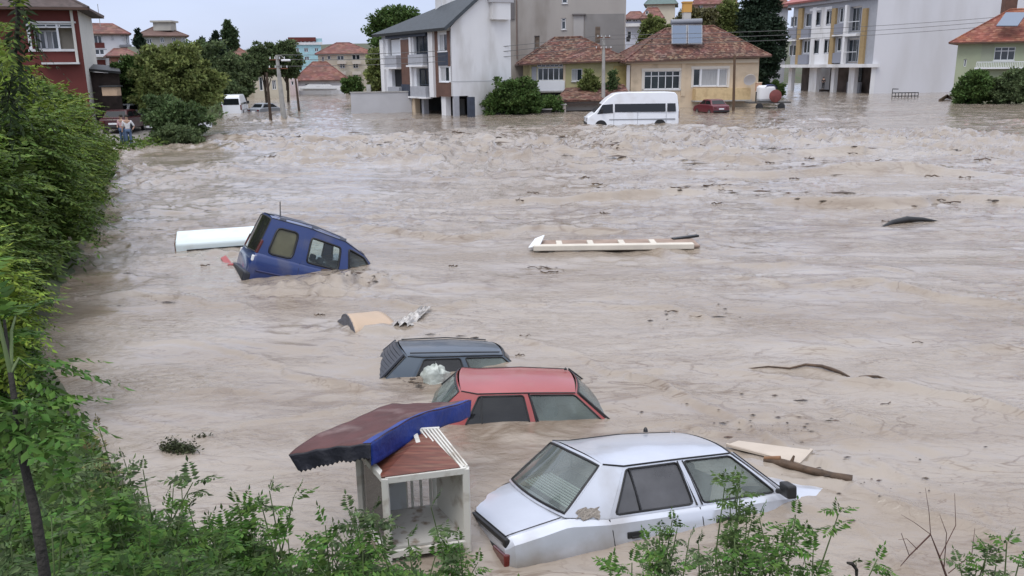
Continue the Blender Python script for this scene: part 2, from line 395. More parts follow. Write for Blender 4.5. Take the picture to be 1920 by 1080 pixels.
def wave(x, y):
    # current runs from the far left to the near right, then bends across
    a = -.32+.12*np.sin(x*.06)
    s_ = x*np.cos(a)+y*np.sin(a); t_ = -x*np.sin(a)+y*np.cos(a)
    s_ = s_+1.3*vn(x*.15, y*.15, 41); t_ = t_+1.3*vn(x*.2+9, y*.2, 42)
    dist = np.clip(y, 3, 200)
    calm = np.clip((dist-5)/18, .16, 1)
    quiet = .35+.65*np.clip((vn(x*.12, y*.10, 3)+.5)*1.6-.15, 0, 1)
    rg = lambda a_, b_, k: 1-2.6*np.abs(vn(a_, b_, k))
    q2 = .3+.7*np.clip((vn(x*.21+4, y*.16, 61)+.5)*2.0-.4, 0, 1)
    wx_ = x+.35*vn(x*.9, y*.9, 62); wy_ = y+.35*vn(x*.9+7, y*.9, 63)
    h = .06*vn(s_*.35, t_*.55, 1)*calm
    h = h+calm*q2*(.045*rg(wx_*.75, wy_*1.0, 64)+.034*rg(wx_*1.7+.4*wy_, wy_*2.1, 65)+.026*rg(wx_*3.3, wy_*3.9, 66)*np.clip(45/dist,.4,1))
    h = h+.004*rg(wx_*6.5, wy_*8, 67)*np.clip(14/dist, 0, 1)*q2
    h = h+.030*vn(s_*.8, t_*1.7, 2)*calm*quiet
    h = h+.045*vn(s_*1.6, t_*4.2, 7)*(.30+.7*calm)*quiet
    h = h+.012*vn(s_*3.6, t_*9.0, 8)*(.45+.55*calm)*quiet
    h = h+.0055*vn(s_*8, t_*19, 12)*np.clip(30/dist, 0, 1)*quiet
    # long shear lines
    r_ = 1-np.abs(vn(s_*.22, t_*.9, 21))*4
    h = h+.030*np.clip(r_, 0, 1)**3*(.45+.55*calm)
    # churned belt in the middle distance
    belt = np.exp(-((y-43-.12*x)/9)**2)*.75+np.exp(-((y-60)/13)**2)*.38
    r2 = 1-np.abs(vn(x*.55, y*.38, 31))*3.2
    r3 = 1-np.abs(vn(x*1.6+3, y*.9, 32))*3.2
    spot = np.clip((vn(x*.13, y*.12, 33)+.5)*2.4-.7, 0, 1)
    h = h+belt*np.clip(spot*1.2,0,1)*(.34*np.clip(r2,0,1)**2+.28*np.clip(r3,0,1)**2+.24*np.abs(vn(x*3.1, y*2.0, 34)))
    for (bx, by, rx, ry, am) in BUMPS:
        g = np.exp(-((x-bx)/rx)**2-((y-by)/ry)**2)
        h = h+am*g*(.4+2.2*vn(x*2.3, y*3.1, 51)+1.6*vn(x*5.5, y*7, 52))
    return h
BUMPS += [(-4.0,16.3,1.4,.8,.09),(-3.1,16.9,.9,.6,.10),(-2.0,13.6,1.6,.5,.04),(-1.2,12.0,1.2,.5,.03),(3.4,9.6,1.4,.9,.02),(3.6,7.9,1.3,.6,.02),(-7,19.3,1.6,.5,.04),(.6,6.3,1.6,.22,.02),(1.9,6.9,1.2,.2,.02),(-.6,9.3,1.5,.2,.025),(-2.4,11.0,.9,.2,.02),(3.2,8.6,.5,.5,.03),
          (-20,73,1.5,1,.2),(-19,73,1.2,1,.2)]
WZ = wave(WX, WY)+_shear(WX, WY)
wm = bpy.data.materials.new('muddy_flood_water'); wm.use_nodes = True
t = wm.node_tree; N = t.nodes; L = t.links; b = N['Principled BSDF']
tcn = N.new('ShaderNodeTexCoord')
mp1 = N.new('ShaderNodeMapping'); mp1.inputs['Rotation'].default_value = (0,0,.32); mp1.inputs['Scale'].default_value = (.16,.5,1); L.new(tcn.outputs['Object'], mp1.inputs[0])
n1 = N.new('ShaderNodeTexNoise'); n1.inputs['Scale'].default_value = 1; n1.inputs['Detail'].default_value = 7; n1.inputs['Distortion'].default_value = .8; L.new(mp1.outputs[0], n1.inputs['Vector'])
rp = N.new('ShaderNodeValToRGB'); L.new(n1.outputs[0], rp.inputs[0])
rp.color_ramp.elements[0].position = .3; rp.color_ramp.elements[0].color = (.245,.195,.148,1)
rp.color_ramp.elements[1].position = .7; rp.color_ramp.elements[1].color = (.335,.290,.246,1)
# ripple shade painted into the colour as threads along the current, plus brown mud
def _thread(scale, det, k, lo, hi, sd):
    m_ = N.new('ShaderNodeMapping'); m_.inputs['Rotation'].default_value = (0,0,.32); m_.inputs['Scale'].default_value = scale; m_.inputs['Location'].default_value = (sd, sd*2, 0); L.new(tcn.outputs['Object'], m_.inputs[0])
    a_ = N.new('ShaderNodeTexNoise'); a_.inputs['Scale'].default_value = 1; a_.inputs['Detail'].default_value = det; a_.inputs['Distortion'].default_value = 1.4; L.new(m_.outputs[0], a_.inputs['Vector'])
    s_ = N.new('ShaderNodeMath'); s_.operation = 'SUBTRACT'; s_.inputs[1].default_value = .5; L.new(a_.outputs[0], s_.inputs[0])
    ab = N.new('ShaderNodeMath'); ab.operation = 'ABSOLUTE'; L.new(s_.outputs[0], ab.inputs[0])
    mr_ = N.new('ShaderNodeMapRange'); mr_.inputs[1].default_value = 0; mr_.inputs[2].default_value = k; mr_.inputs[3].default_value = 1; mr_.inputs[4].default_value = 0; L.new(ab.outputs[0], mr_.inputs[0])
    p_ = N.new('ShaderNodeTexNoise'); p_.inputs['Scale'].default_value = .30; p_.inputs['Detail'].default_value = 4; L.new(m_.outputs[0], p_.inputs['Vector'])
    pr = N.new('ShaderNodeMapRange'); pr.inputs[1].default_value = lo; pr.inputs[2].default_value = hi; L.new(p_.outputs[0], pr.inputs[0])
    mu = N.new('ShaderNodeMath'); mu.operation = 'MULTIPLY'; L.new(mr_.outputs[0], mu.inputs[0]); L.new(pr.outputs[0], mu.inputs[1]); return mu.outputs[0]
cur_ = rp.outputs[0]
for sc_, det, k, lo, hi, sd, am in (((.55,1.6,1), 4, .020, .45, .62, 3., .75), ((1.6,4.2,1), 4, .028, .46, .62, 11., .6), ((.35,.7,1), 8, .06, .47, .60, 23., .62), ((.12,.5,1), 8, .05, .46, .60, 37., .5)):
    mx = N.new('ShaderNodeMix'); mx.data_type = 'RGBA'; mm = N.new('ShaderNodeMath'); mm.operation = 'MULTIPLY'; mm.inputs[1].default_value = am; L.new(_thread(sc_, det, k, lo, hi, sd), mm.inputs[0])
    L.new(mm.outputs[0], mx.inputs[0]); L.new(cur_, mx.inputs[6]); mx.inputs[7].default_value = (.13,.085,.055,1); cur_ = mx.outputs[2]
L.new(cur_, b.inputs['Base Color'])
b.inputs['Roughness'].default_value = .06; b.inputs['Specular IOR Level'].default_value = .5; b.inputs['IOR'].default_value = 1.52
mp2 = N.new('ShaderNodeMapping'); mp2.inputs['Rotation'].default_value = (0,0,.32); mp2.inputs['Scale'].default_value = (1.5,2.5,1); L.new(tcn.outputs['Object'], mp2.inputs[0])
n2 = N.new('ShaderNodeTexNoise'); n2.inputs['Scale'].default_value = 3.2; n2.inputs['Detail'].default_value = 6; n2.inputs['Roughness'].default_value = .6; n2.inputs['Distortion'].default_value = .6; L.new(mp2.outputs[0], n2.inputs['Vector'])
bp = N.new('ShaderNodeBump'); bp.inputs['Distance'].default_value = .045
n3 = N.new('ShaderNodeTexNoise'); n3.inputs['Scale'].default_value = 1.7; n3.inputs['Detail'].default_value = 3; L.new(mp1.outputs[0], n3.inputs['Vector'])
r3_ = N.new('ShaderNodeMapRange'); r3_.inputs[1].default_value = .38; r3_.inputs[2].default_value = .62; r3_.inputs[3].default_value = .15; r3_.inputs[4].default_value = 1.0; L.new(n3.outputs[0], r3_.inputs[0]); L.new(r3_.outputs[0], bp.inputs['Strength'])
L.new(n2.outputs[0], bp.inputs['Height']); L.new(bp.outputs[0], b.inputs['Normal'])
tag(npmesh('water', np.stack([WX, WY, WZ], -1).reshape(-1,3), gridfaces(NR,NC), wm, smooth=True), kind='structure')

def water_z(x, y):
    x = np.atleast_1d(np.asarray(x, float)); y = np.atleast_1d(np.asarray(y, float)); return wave(x, y)+_shear(x, y)

# concrete slipway on the far left bank
px_ = np.linspace(-30, -19.3, 40); py_ = np.linspace(45.5, 66, 50)
PX, PY = np.meshgrid(px_, py_, indexing='ij'); PX = PX-np.clip(PY-53,0,99)*.33
tag(npmesh('path', np.stack([PX, PY, ground_z(PX,PY)+.035], -1).reshape(-1,3), gridfaces(40,50), mat('wet_path', (.30,.28,.26), .6, var=.3, vscale=.7, bump=.3), smooth=True), kind='structure')
# ============================================================ CARS
def lerp(a, b, t): return a+(b-a)*t
def cellP(B0, B1, T1, T0, bulge=0.):
    B0, B1, T1, T0 = map(Vector, (B0, B1, T1, T0))
    n = (B1-B0).cross(T0-B0).normalized()
    def P(u, v):
        return lerp(lerp(B0, B1, u), lerp(T0, T1, u), v)+n*(bulge*4*(v*(1-v)))
    return P, n
def window_cell(mbs, B0, B1, T1, T0, mar, rad, bulge=0., lip=.02, K=7, seal=.011, glass_in=.010, flip=1):
    """paint panel with a rounded hole, rubber seal and glass. mbs = (paint, seal, glass). mar = left,right,bottom,top in metres"""
    P, n = cellP(B0, B1, T1, T0, bulge); n = n*flip
    Wd = ((Vector(B1)-Vector(B0)).length+(Vector(T1)-Vector(T0)).length)/2; H_ = ((Vector(T0)-Vector(B0)).length+(Vector(T1)-Vector(B1)).length)/2
    l, r, b_, t_ = mar[0]/Wd, 1-mar[1]/Wd, mar[2]/H_, 1-mar[3]/H_
    ru, rv = rad/Wd, rad/H_
    ou, iu = [], []
    for sd_ in range(4):
        for k in range(K):
            s = k/K
            a, c_ = {0:(s,0),1:(1,s),2:(1-s,1),3:(0,1-s)}[sd_]
            ou.append((a, c_))
            # cluster samples near corners
            s2 = .5-.5*cos(pi*s)
            a, c_ = {0:(s2,0),1:(1,s2),2:(1-s2,1),3:(0,1-s2)}[sd_]
            u = lerp(l, r, a); v = lerp(b_, t_, c_)
            cu = min(max(u, l+ru), r-ru); cv = min(max(v, b_+rv), t_-rv)
            du, dv = (u-cu)/ru, (v-cv)/rv; m_ = sqrt(du*du+dv*dv)
            if du and dv and m_ > 1: u = cu+du/m_*ru; v = cv+dv/m_*rv
            iu.append((u, v))
    n_ = len(ou)
    O = [P(*q) for q in ou]; I_ = [P(*q) for q in iu]; D = [p-n*lip for p in I_]
    fs = []
    for i in range(n_):
        j = (i+1) % n_
        fs += [(i, j, n_+j, n_+i), (n_+i, n_+j, 2*n_+j, 2*n_+i)]
    if mbs[0] is not None: mbs[0].add(O+I_+D, fs)
    if seal and mbs[1] is not None: mbs[1].tube([p-n*.002 for p in I_], seal, 6, closed=True)
    G = [p-n*glass_in for p in I_]
    c0 = P((l+r)/2, (b_+t_)/2)-n*glass_in
    rings = [[c0+(p-c0)*q for p in G] for q in (1, .66, .33)]
    vs = rings[0]+rings[1]+rings[2]+[c0]
    fs = []
    for a in range(2):
        for i in range(n_):
            j = (i+1) % n_; fs.append((a*n_+i, a*n_+j, (a+1)*n_+j, (a+1)*n_+i))
    for i in range(n_): fs.append((2*n_+i, 2*n_+(i+1)%n_, 3*n_))
    mbs[2].add(vs, fs)
def panel(mb, B0, B1, T1, T0, bulge=0., nu=3, nv=3):
    P, n = cellP(B0, B1, T1, T0, bulge); mb.grid(P, nu, nv)

def make_car(kindname, label, pose, G, paint, glass, group=None, sealr=.011, cat='car', style='sedan', glass_side=None, louvre=False, mirror=True, wiper=False, side_lines=True, badge=False):
    root = thing(kindname, label, cat, loc=pose[:3], rot=(pose[5], pose[4], pose[3]), group=group)
    glass_side = glass_side or glass
    g = G
    # ---- lower body
    St = np.array(g['stations'], float)
    xs = np.unique(np.concatenate([np.linspace(St[0,0], St[-1,0], 60), [g['open'][0], g['open'][1]]]))
    cols = [np.interp(xs, St[:,0], St[:,k]) for k in range(1, 5)]
    body = MB(); prof = []
    for i, x in enumerate(xs):
        zc, zs, ws, wm_ = [c[i] for c in cols]
        half = [(0, zc), (ws*.5, zc-.004), (ws-.06, lerp(zc, zs, .55)), (ws-.015, zs+.008), (ws+.008, zs-.012), (lerp(ws,wm_,.78), zs-.045), (wm_, zs-.17), (wm_+.006, .625), (wm_-.004, .600), (wm_-.006, .46), (wm_-.03, .30), (wm_-.10, .22), (0, .20)]
        prof.append([(x, -y, z) for y, z in half[::-1]]+[(x, y, z) for y, z in half[1:-1]])
    np_ = len(prof[0])
    vs = [p for r in prof for p in r]; fs = []
    nh = 12  # index of centre-top in the ring
    for i in range(len(xs)-1):
        xm = (xs[i]+xs[i+1])/2
        for j in range(np_):
            if g['open'][0] < xm < g['open'][1] and nh-3 <= j < nh+3: continue
            j2 = (j+1) % np_
            fs.append((i*np_+j, i*np_+j2, (i+1)*np_+j2, (i+1)*np_+j))
    fs.append(tuple(range(np_))); fs.append(tuple((len(xs)-1)*np_+j for j in range(np_-1,-1,-1)))
    body.add(vs, fs)
    body.build('body', paint, root, world=False, smooth=32)
    # ---- greenhouse
    cab = MB(); seal = MB(); blk = MB(); glassparts = []
    hb = g['hb']
    for sgn in (-1, 1):
        B = [Vector((x, sgn*y, z)) for x, y, z in g['B']]; T = [Vector((x, sgn*y, z)) for x, y, z in g['T']]
        for i, kind in enumerate(g['cells']):
            a = (B[i], B[i+1], T[i+1], T[i])
            fl = 1 if sgn < 0 else -1
            if kind[0] == 'w':
                gm_ = MB(); window_cell((cab, seal, gm_), *a, mar=kind[1], rad=kind[2], bulge=.012*fl, flip=fl, lip=.03, seal=sealr)
                glassparts.append(('side_window', gm_, glass_side if not callable(kind[3] if len(kind) > 3 else None) else None, kind[3] if len(kind) > 3 else None))
                if len(kind) > 4:   # quarter divider
                    u = kind[4]; P, n = cellP(*a); p0 = P(u[0], .08); p1 = P(u[1], .95)
                    qb = MB(); qb.bar(p0, p1, .018, .02); qb.build('window_divider', M['black'], root, world=False)
            else:
                panel(cab, *a, bulge=.012*fl)
                if kind[0] == 'b':
                    P, n = cellP(*a)
                    pass
        gt_ = MB(); gt_.tube([T[0]+Vector((0, sgn*.002, .001))]+[t+Vector((0, sgn*.006, .002)) for t in T[1:]], .008, 6)
        gt_.build('rain_gutter', M['black'], root, world=False, smooth=60)
    # roof
    T = g['T']; x0, x1 = T[0][0], T[-1][0]
    tx_ = [t[0] for t in T]; ty_ = [t[1] for t in T]; tz_ = [t[2] for t in T]
    def roofP(u, v):
        x = lerp(x0, x1, u); hw = float(np.interp(x, tx_, ty_)); ze = float(np.interp(x, tx_, tz_))
        w = v*2-1; y = hw*w
        return (x+g.get('roofx', 0)*(1-w*w)*(2*u-1), y, ze+g['crown']*(1-abs(w)**2.6)+g['crown']*.35*(1-(2*u-1)**4)*(1-abs(w)**2.6))
    roof = MB(); roof.grid(roofP, 18, 16)
    # rear and front screens (curved outward)
    def screen(Bz, Tz, out, mb_glass, mar=.035, nm=None):
        # Bz/Tz = right-hand corner; curved in plan
        Bz, Tz = Vector(Bz), Vector(Tz)
        def P(u, v):
            w = 2*u-1
            p = lerp(Bz, Tz, v); 
            return Vector((p.x+out*(1-w*w)*(.06 if True else 0), -abs(p.y)*(-w), p.z+(g['crown'] if v > .999 else g['crown']*v*v)*(1-abs(w)**2.6)))
        ring_o = []; ring_i = []
        K = 10
        Wd = abs(Bz.y)*2; Hh = (Tz-Bz).length; mu, mv = mar/Wd, mar/Hh
        for sd_ in range(4):
            for k in range(K):
                s = k/K
                a, c_ = {0:(s,0),1:(1,s),2:(1-s,1),3:(0,1-s)}[sd_]
                ring_o.append(P(a, c_)); ring_i.append(P(lerp(mu, 1-mu, a), lerp(mv, 1-mv, c_)))
        n_ = len(ring_o)
        cab.add(ring_o+ring_i, [(i, (i+1)%n_, n_+(i+1)%n_, n_+i) for i in range(n_)])
        seal.tube(ring_i, .014, 6, closed=True)
        mb_glass.grid(lambda u, v: P(lerp(mu, 1-mu, u), lerp(mv, 1-mv, v)), 10, 6)
        return P
    rg, fg = MB(), MB()
    Rb, Rt = g['B'][0], g['T'][0]; Fb, Ft = g['B'][-1], g['T'][-1]
    Pr = screen(Rb, Rt, -1, rg); Pf = screen(Fb, Ft, 1, fg)
    cab.build('cabin_shell', paint, root, world=False, smooth=40)
    roof.build('roof', paint, root, world=False, smooth=45)
    seal.build('window_seal', M['black'], root, world=False, smooth=60)
    rg.build('rear_window', glass, root, world=False, smooth=60); fg.build('windshield', glass, root, world=False, smooth=60)
    for nm, mbx, gm0, override in glassparts:
        mbx.build(nm, override if override is not None else glass_side, root, world=False, smooth=60)
    # ---- interior
    it = MB(); o0, o1 = g['open']; zf = g.get('zfloor', .5); wi = hb-.05
    it.box(((o0+o1)/2, 0, zf), (o1-o0, 2*wi, .02))
    for s in (-1, 1): it.box(((o0+o1)/2, s*wi, (zf+g['zb'])/2-.02), (o1-o0-.1, .03, g['zb']-zf-.05))
    it.box((o1-.12, 0, .8), (.3, 2*wi-.04, .2)); it.box((o0+.22, 0, g['zb']-.01), (.42, 2*wi-.1, .03))
    it.build('interior', M['dark'], root, world=False, bevel=.01)
    st = MB()
    for s in (-1, 1):
        st.box((o0+1.45, s*.36, .86), (.16, .50, .58), mtx=Matrix.Rotation(.22, 3, 'Y')); st.box((o0+1.40, s*.36, 1.17), (.10, .26, .15), mtx=Matrix.Rotation(.1, 3, 'Y'))
    st.box((o0+.58, 0, .82), (.18, 2*wi-.15, .42), mtx=Matrix.Rotation(-.25, 3, 'Y'))
    st.build('seats', mat('seat_cloth', (.07,.075,.085), .95, var=.3), root, world=False, bevel=.03)
    # ---- trim common to all
    wm_at = lambda x: float(np.interp(x, St[:,0], St[:,4])); zs_at = lambda x: float(np.interp(x, St[:,0], St[:,2])); ws_at = lambda x: float(np.interp(x, St[:,0], St[:,3]))
    for s in (-1, 1):
        for xsm in g['seams']:
            xt_, xb_ = xsm
            d = MB(); d.tube([(xt_, s*(ws_at(xt_)+.006), zs_at(xt_)-.004), (lerp(xt_,xb_,.3), s*(lerp(ws_at(xt_),wm_at(xt_),.8)+.001), zs_at(xt_)-.10), (lerp(xt_,xb_,.6), s*(wm_at(xt_)+.001), .68), (xb_, s*(wm_at(xb_)+.001), .55), (xb_, s*(wm_at(xb_)-.006), .36)], .006, 5)
            d.build('door_seam', M['black'], root, world=False)
        if side_lines:
            d = MB(); d.tube([(x, s*(wm_at(x)+.003), .60) for x in np.linspace(St[1,0]+.03, St[-1,0]-.1, 24)], .005, 5)
            d.build('side_crease', M['black'], root, world=False)
    for s in (-1, 1):
        for hx in g['handles']:
            h = MB(); h.box((hx, s*(wm_at(hx)-.004), .755), (.165, .03, .058)); h.box((hx+.0, s*(wm_at(hx)+.012), .735), (.09, .02, .022))
            h.build('door_handle', M['black'], root, world=False, bevel=.006)
    return root, dict(wm=wm_at, zs=zs_at, ws=ws_at, Pr=Pr, Pf=Pf, roofP=roofP)

PAINT = dict(
 silver=mat('silver_paint', (.57,.595,.66), .30, .35, coat=.6, dirt=(.27,.235,.20), dirt_amt=.45, dirt_scale=1.6, var=.08, mudline=.68),
 red=mat('faded_red_paint', (.29,.045,.042), .33, 0, coat=.4, col2=(.34,.07,.07), vscale=1.2, dirt=(.30,.2,.17), dirt_amt=.3, dirt_scale=2),
 slate=mat('slate_blue_paint', (.045,.065,.09), .36, .25, coat=.4, dirt=(.2,.19,.18), dirt_amt=.35, dirt_scale=2),
 blue=mat('dark_blue_paint', (.008,.030,.145), .34, .0, coat=.6, dirt=(.10,.10,.14), dirt_amt=.45, dirt_scale=2.2),
 white=mat('white_van_paint', (.72,.74,.78), .35, .0, coat=.4, dirt=(.4,.36,.32), dirt_amt=.25, dirt_scale=1),
 maroon=mat('maroon_paint', (.12,.016,.026), .35, 0, coat=.4), grey=mat('grey_paint', (.25,.27,.3), .35, .3), )
GL = glass_mat('car_glass_green', (.80,.88,.85), (.46,.52,.49), .26)
GLD = glass_mat('car_glass_dark', (.10,.11,.12), (.16,.165,.17), .14)
GLM = glass_mat('car_glass_fogged', (.50,.62,.58), (.30,.36,.34), .32, rough=.06)

def sedan_geo(louv=False):
    xb, zb, hb = .62, .965, .70
    g = dict(hb=.72, zb=.93, crown=.045, open=(.68, 3.0), roofx=.035)
    g['stations'] = [(.05,.80,.79,.63,.70),(.085,.845,.835,.66,.755),(.136,.872,.85,.68,.785),(.40,.93,.90,.70,.80),(.62,.972,.945,.715,.805),(1.03,.95,.915,.765,.81),(2.0,.93,.91,.775,.815),(2.95,.93,.905,.75,.805),(3.12,.945,.89,.72,.80),(3.6,.875,.83,.70,.79),(3.98,.79,.75,.66,.77),(4.06,.72,.70,.62,.73)]
    g['B'] = [(xb,hb,zb),(1.03,.765,.915),(1.98,.772,.912),(2.96,.74,.905)]
    g['T'] = [(1.074,.57,1.365),(1.27,.605,1.335),(1.86,.615,1.34),(2.48,.545,1.315)]
    g['cells'] = [('p',), ('w', (.045,.045,.03,.035), .03, None, (.34,.10)), ('w', (.05,.05,.03,.035), .03)]
    g['seams'] = [(1.03,1.08),(1.98,2.02),(2.97,2.99)]
    g['handles'] = [1.27, 2.22]
    return g

# ---- silver sedan, nearest
GLS = glass_mat('car_glass_grey', (.30,.31,.33), (.22,.22,.235), .42)
g = sedan_geo(); g['cells'][1] = ('w', (.045,.045,.03,.035), .03, GLS, (.34,.10))
silver, info = make_car('sunken_sedan', 'silver four-door saloon, nearest of the drowned cars, nose under the brown water', (-.372,7.07,-.748,.363,.066,-.206), g, PAINT['silver'], GL)
def sedan_tail(root, lampm, strip=True, plate=False):
    b = MB(); b.box((.075, 0, .80), (.05, 1.36, .075)); 
    b.build('tail_strip', M['black'], root, world=False, bevel=.01)
    r = MB(); r.box((.055, 0, .62), (.03, 1.30, .20)); r.build('rear_panel', M['dark'], root, world=False, bevel=.006)
    for s in (-1, 1):
        l = MB(); l.box((.055, s*.575, .635), (.06, .30, .17)); l.build('tail_light', lampm, root, world=False, bevel=.012)
    bm = MB(); bm.box((.0, 0, .43), (.13, 1.56, .16)); bm.build('rear_bumper', M['black'], root, world=False, bevel=.03)
    if plate:
        p = MB(); p.box((.035, 0, .62), (.012, .50, .11)); p.build('number_plate', M['wframe'], root, world=False)
lampred = mat('tail_lamp_red', (.12,.012,.01), .25, coat=.6, var=.4, vscale=8)
sedan_tail(silver, lampred)
d = MB()   # boot lid shut lines
def lidz(x):
    St = np.array(sedan_geo()['stations']); return lerp(float(np.interp(x,St[:,0],St[:,1])), float(np.interp(x,St[:,0],St[:,2])), .55), float(np.interp(x,St[:,0],St[:,3]))-.06
lp = [(x, lidz(x)) for x in (.60,.5,.4,.3,.2,.14,.09)]
d.tube([(x, -w, z+.001) for x, (z, w) in lp]+[(x, w, z+.001) for x, (z, w) in lp[::-1]], .006, 5)
d.build('boot_seam', M['black'], silver, world=False)
for s in (-1,1):
    w_ = MB(); 
    w_.box((2.90, s*.90, .985), (.10,.20,.13), mtx=Matrix.Rotation(s*.25,3,'Z')); w_.bar((2.86,s*.77,.95),(2.89,s*.86,.96),.05)
    w_.build('wing_mirror', M['black'], silver, world=False, bevel=.02)
for s in (-1,1):
    for o_ in (-.028,.028):
        d = MB(); d.tube([(1.865+o_,s*.6215,1.325),(1.985+o_,s*.777,.925)], .008, 5); d.build('door_pillar_trim', M['black'], silver, world=False)
    for o_ in (.0,.03):
        d = MB(); d.tube([(2.50+o_,s*(.553-o_*.3),1.325-o_*.2),(2.98+o_,s*(.745-o_*.3),.915)], .007, 5); d.build('pillar_trim', M['black' if o_ else 'chrome'], silver, world=False)
    for x in (.42,.62):
        d = MB(); d.box((x, s*.812, .555), (.022,.008,.085)); d.build('side_strip_joint', mat('grey_plastic', (.3,.31,.32), .6), silver, world=False)
P_, n_ = cellP((.62,-.70,.965),(1.03,-.765,.915),(1.27,-.605,1.335),(1.074,-.57,1.365)); rr_ = random.Random(4)
mb = MB(); c_ = P_(.52,.10)+n_*.008; ring = [P_(.50+(.18+.20*rr_.random())*cos(a), .09+(.07+.12*rr_.random())*sin(a))+n_*.007 for a in np.linspace(0,2*pi,19)[:-1]]
mb.add([c_]+ring, [(0,i+1,(i+1)%18+1) for i in range(18)]); mb.build('mud_splash', mat('dried_mud', (.36,.32,.28), .95, var=.35, vscale=25, bump=.6, bscale=60), silver, world=False)
a = MB(); a.lathe((2.1,.42,1.385), [(.025,0),(.022,.03),(.008,.05)], 10); a.build('aerial_base', M['black'], silver, world=False)
# pale bars standing in for reflections low in the rear screen
mb = MB()
for k in range(9): mb.box((.76+.035*k, 0, .975+.006*k), (.012, 1.16, .012))
mb.build('reflection_stripes', mat('stripe_pale', (.5,.55,.52), .7), silver, world=False)

# ---- red sedan
g = sedan_geo(); g['T'][3] = (2.48,.565,1.315); g['cells'][1] = ('w', (.045,.045,.03,.035), .03, GLD, (.30,.10)); g['cells'][2] = ('w', (.05,.05,.03,.035), .03, GLM)
red, info = make_car('sunken_sedan', 'red saloon with faded pinkish roof, sunk to its windows behind the silver car', (-1.742,10.223,-1.047,.041,.009,-.089), g, PAINT['red'], GLM)
for s in (-1,1):
    d = MB(); d.tube([(2.52,s*.568,1.322),(3.0,s*.742,.915)], .012, 5); d.build('pillar_trim', M['black'], red, world=False)
    d = MB(); d.bar((1.90,s*.622,1.33),(2.01,s*.778,.92),.02,.02); d.build('door_pillar_trim', M['black'], red, world=False)
d = MB(); d.tube([(.70,-.25,1.005),(.92,-.05,1.20),(1.00,.05,1.27)], .016, 6); d.tube([(.66,-.40,.99),(1.02,-.30,1.31)], .008, 6)
d.build('wiper', M['chrome'], red, world=False)
a = MB(); a.lathe((2.45,.30,1.375), [(.02,0),(.018,.02),(.006,.035)], 8); a.build('aerial_base', M['black'], red, world=False)

# ---- slate hatch with slatted rear window
g = sedan_geo(); g['B'][0] = (.70,.69,1.0); g['T'] = [(1.06,.56,1.335),(1.27,.60,1.325),(1.83,.61,1.335),(2.46,.50,1.315)]
g['cells'] = [('p',), ('w', (.045,.045,.03,.035), .03, GLD), ('w', (.05,.05,.03,.035), .03, GLM)]
slate, info = make_car('sunken_hatchback', 'dark slate-blue car with slatted rear window, farthest of the three cars in a row', (-2.716,11.587,-1.059,.24,.075,-.106), g, PAINT['slate'], GLD)
Pr = info['Pr']; lv = MB()
for k in range(9):
    v = .08+k*.105
    p = [Pr(u, v)+Vector((-.03,0,.02)) for u in (.06,.28,.5,.72,.94)]
    for a_, b_ in zip(p[:-1], p[1:]): lv.bar(a_, b_, .05, .012, up=(-.75,0,.65))
for u in (.05,.95): lv.bar(Pr(u,.02)+Vector((-.03,0,.02)), Pr(u,.98)+Vector((-.03,0,.02)), .03, .03)
lv.build('window_louvre', mat('louvre_grey', (.06,.065,.08), .5), slate, world=False)
for s in (-1,1):
    d = MB(); d.tube([(1.10,s*.50,1.37),(1.8,s*.55,1.38),(2.42,s*.46,1.355)], .010, 6); d.build('roof_trim', M['black'], slate, world=False)

# ---- blue people-carrier, nose down
g = dict(hb=.76, zb=1.08, crown=.05, open=(.18, 2.85), roofx=.02, zfloor=.55)
g['stations'] = [(.06,.95,.93,.70,.76),(.09,1.06,1.05,.77,.80),(.16,1.09,1.07,.79,.83),(1.0,1.07,1.05,.80,.835),(2.0,1.05,1.03,.80,.835),(2.8,1.10,1.06,.78,.82),(3.15,1.06,.98,.74,.81),(3.6,.92,.85,.70,.78),(3.8,.75,.72,.62,.70)]
g['B'] = [(.14,.765,1.06),(1.05,.80,1.05),(2.00,.80,1.03),(2.92,.775,1.08)]
g['T'] = [(.32,.665,1.85),(1.07,.69,1.83),(1.95,.68,1.72),(2.42,.62,1.53)]
GLO = glass_mat('van_glass_olive', (.05,.05,.03), (.15,.145,.085), .75); GLP = glass_mat('van_glass_pale', (.84,.93,.90), (.3,.36,.34), .05)
g['cells'] = [('w', (.20,.16,.06,.17), .09, GLO), ('w', (.14,.10,.06,.17), .06, GLP), ('w', (.12,.10,.05,.12), .05, GLP)]
g['seams'] = [(1.06,1.06),(2.02,2.02),(2.84,2.84)]; g['handles'] = [1.22, 2.22]
blue, info = make_car('sunken_minivan', 'blue five-seat van tipped nose down with its tail lifted out of the current', (-6.02,17.72,-.50,.42,.325,-.084), g, PAINT['blue'], GLD, cat='van', side_lines=False, sealr=.024)
for s in (-1,1):
    l = MB(); l.box((.18, s*.735, 1.22), (.06,.08,.30), mtx=Matrix.Rotation(.22,3,'Y')); l.build('tail_light', lampred, blue, world=False, bevel=.02)
    w_ = MB(); w_.box((.11, s*.765, .96), (.08,.08,.13)); w_.build('reversing_light', M['wframe'], blue, world=False, bevel=.02)
    r = MB(); r.tube([(.55,s*.60,1.905),(1.2,s*.61,1.90),(1.90,s*.60,1.79)], .018, 8)
    for x,z in ((.55,1.88),(1.25,1.87),(1.90,1.76)): r.box((x, s*.60, z), (.14,.05,.06))
    r.build('roof_rail', mat('rail_grey', (.16,.17,.2), .4, .3), blue, world=False, bevel=.008)
    p = MB(); p.tube([(x, s*(.845), .72) for x in np.linspace(.2,1.9,8)], .022, 6); p.build('side_moulding', mat('navy_plastic', (.02,.025,.09), .5), blue, world=False)
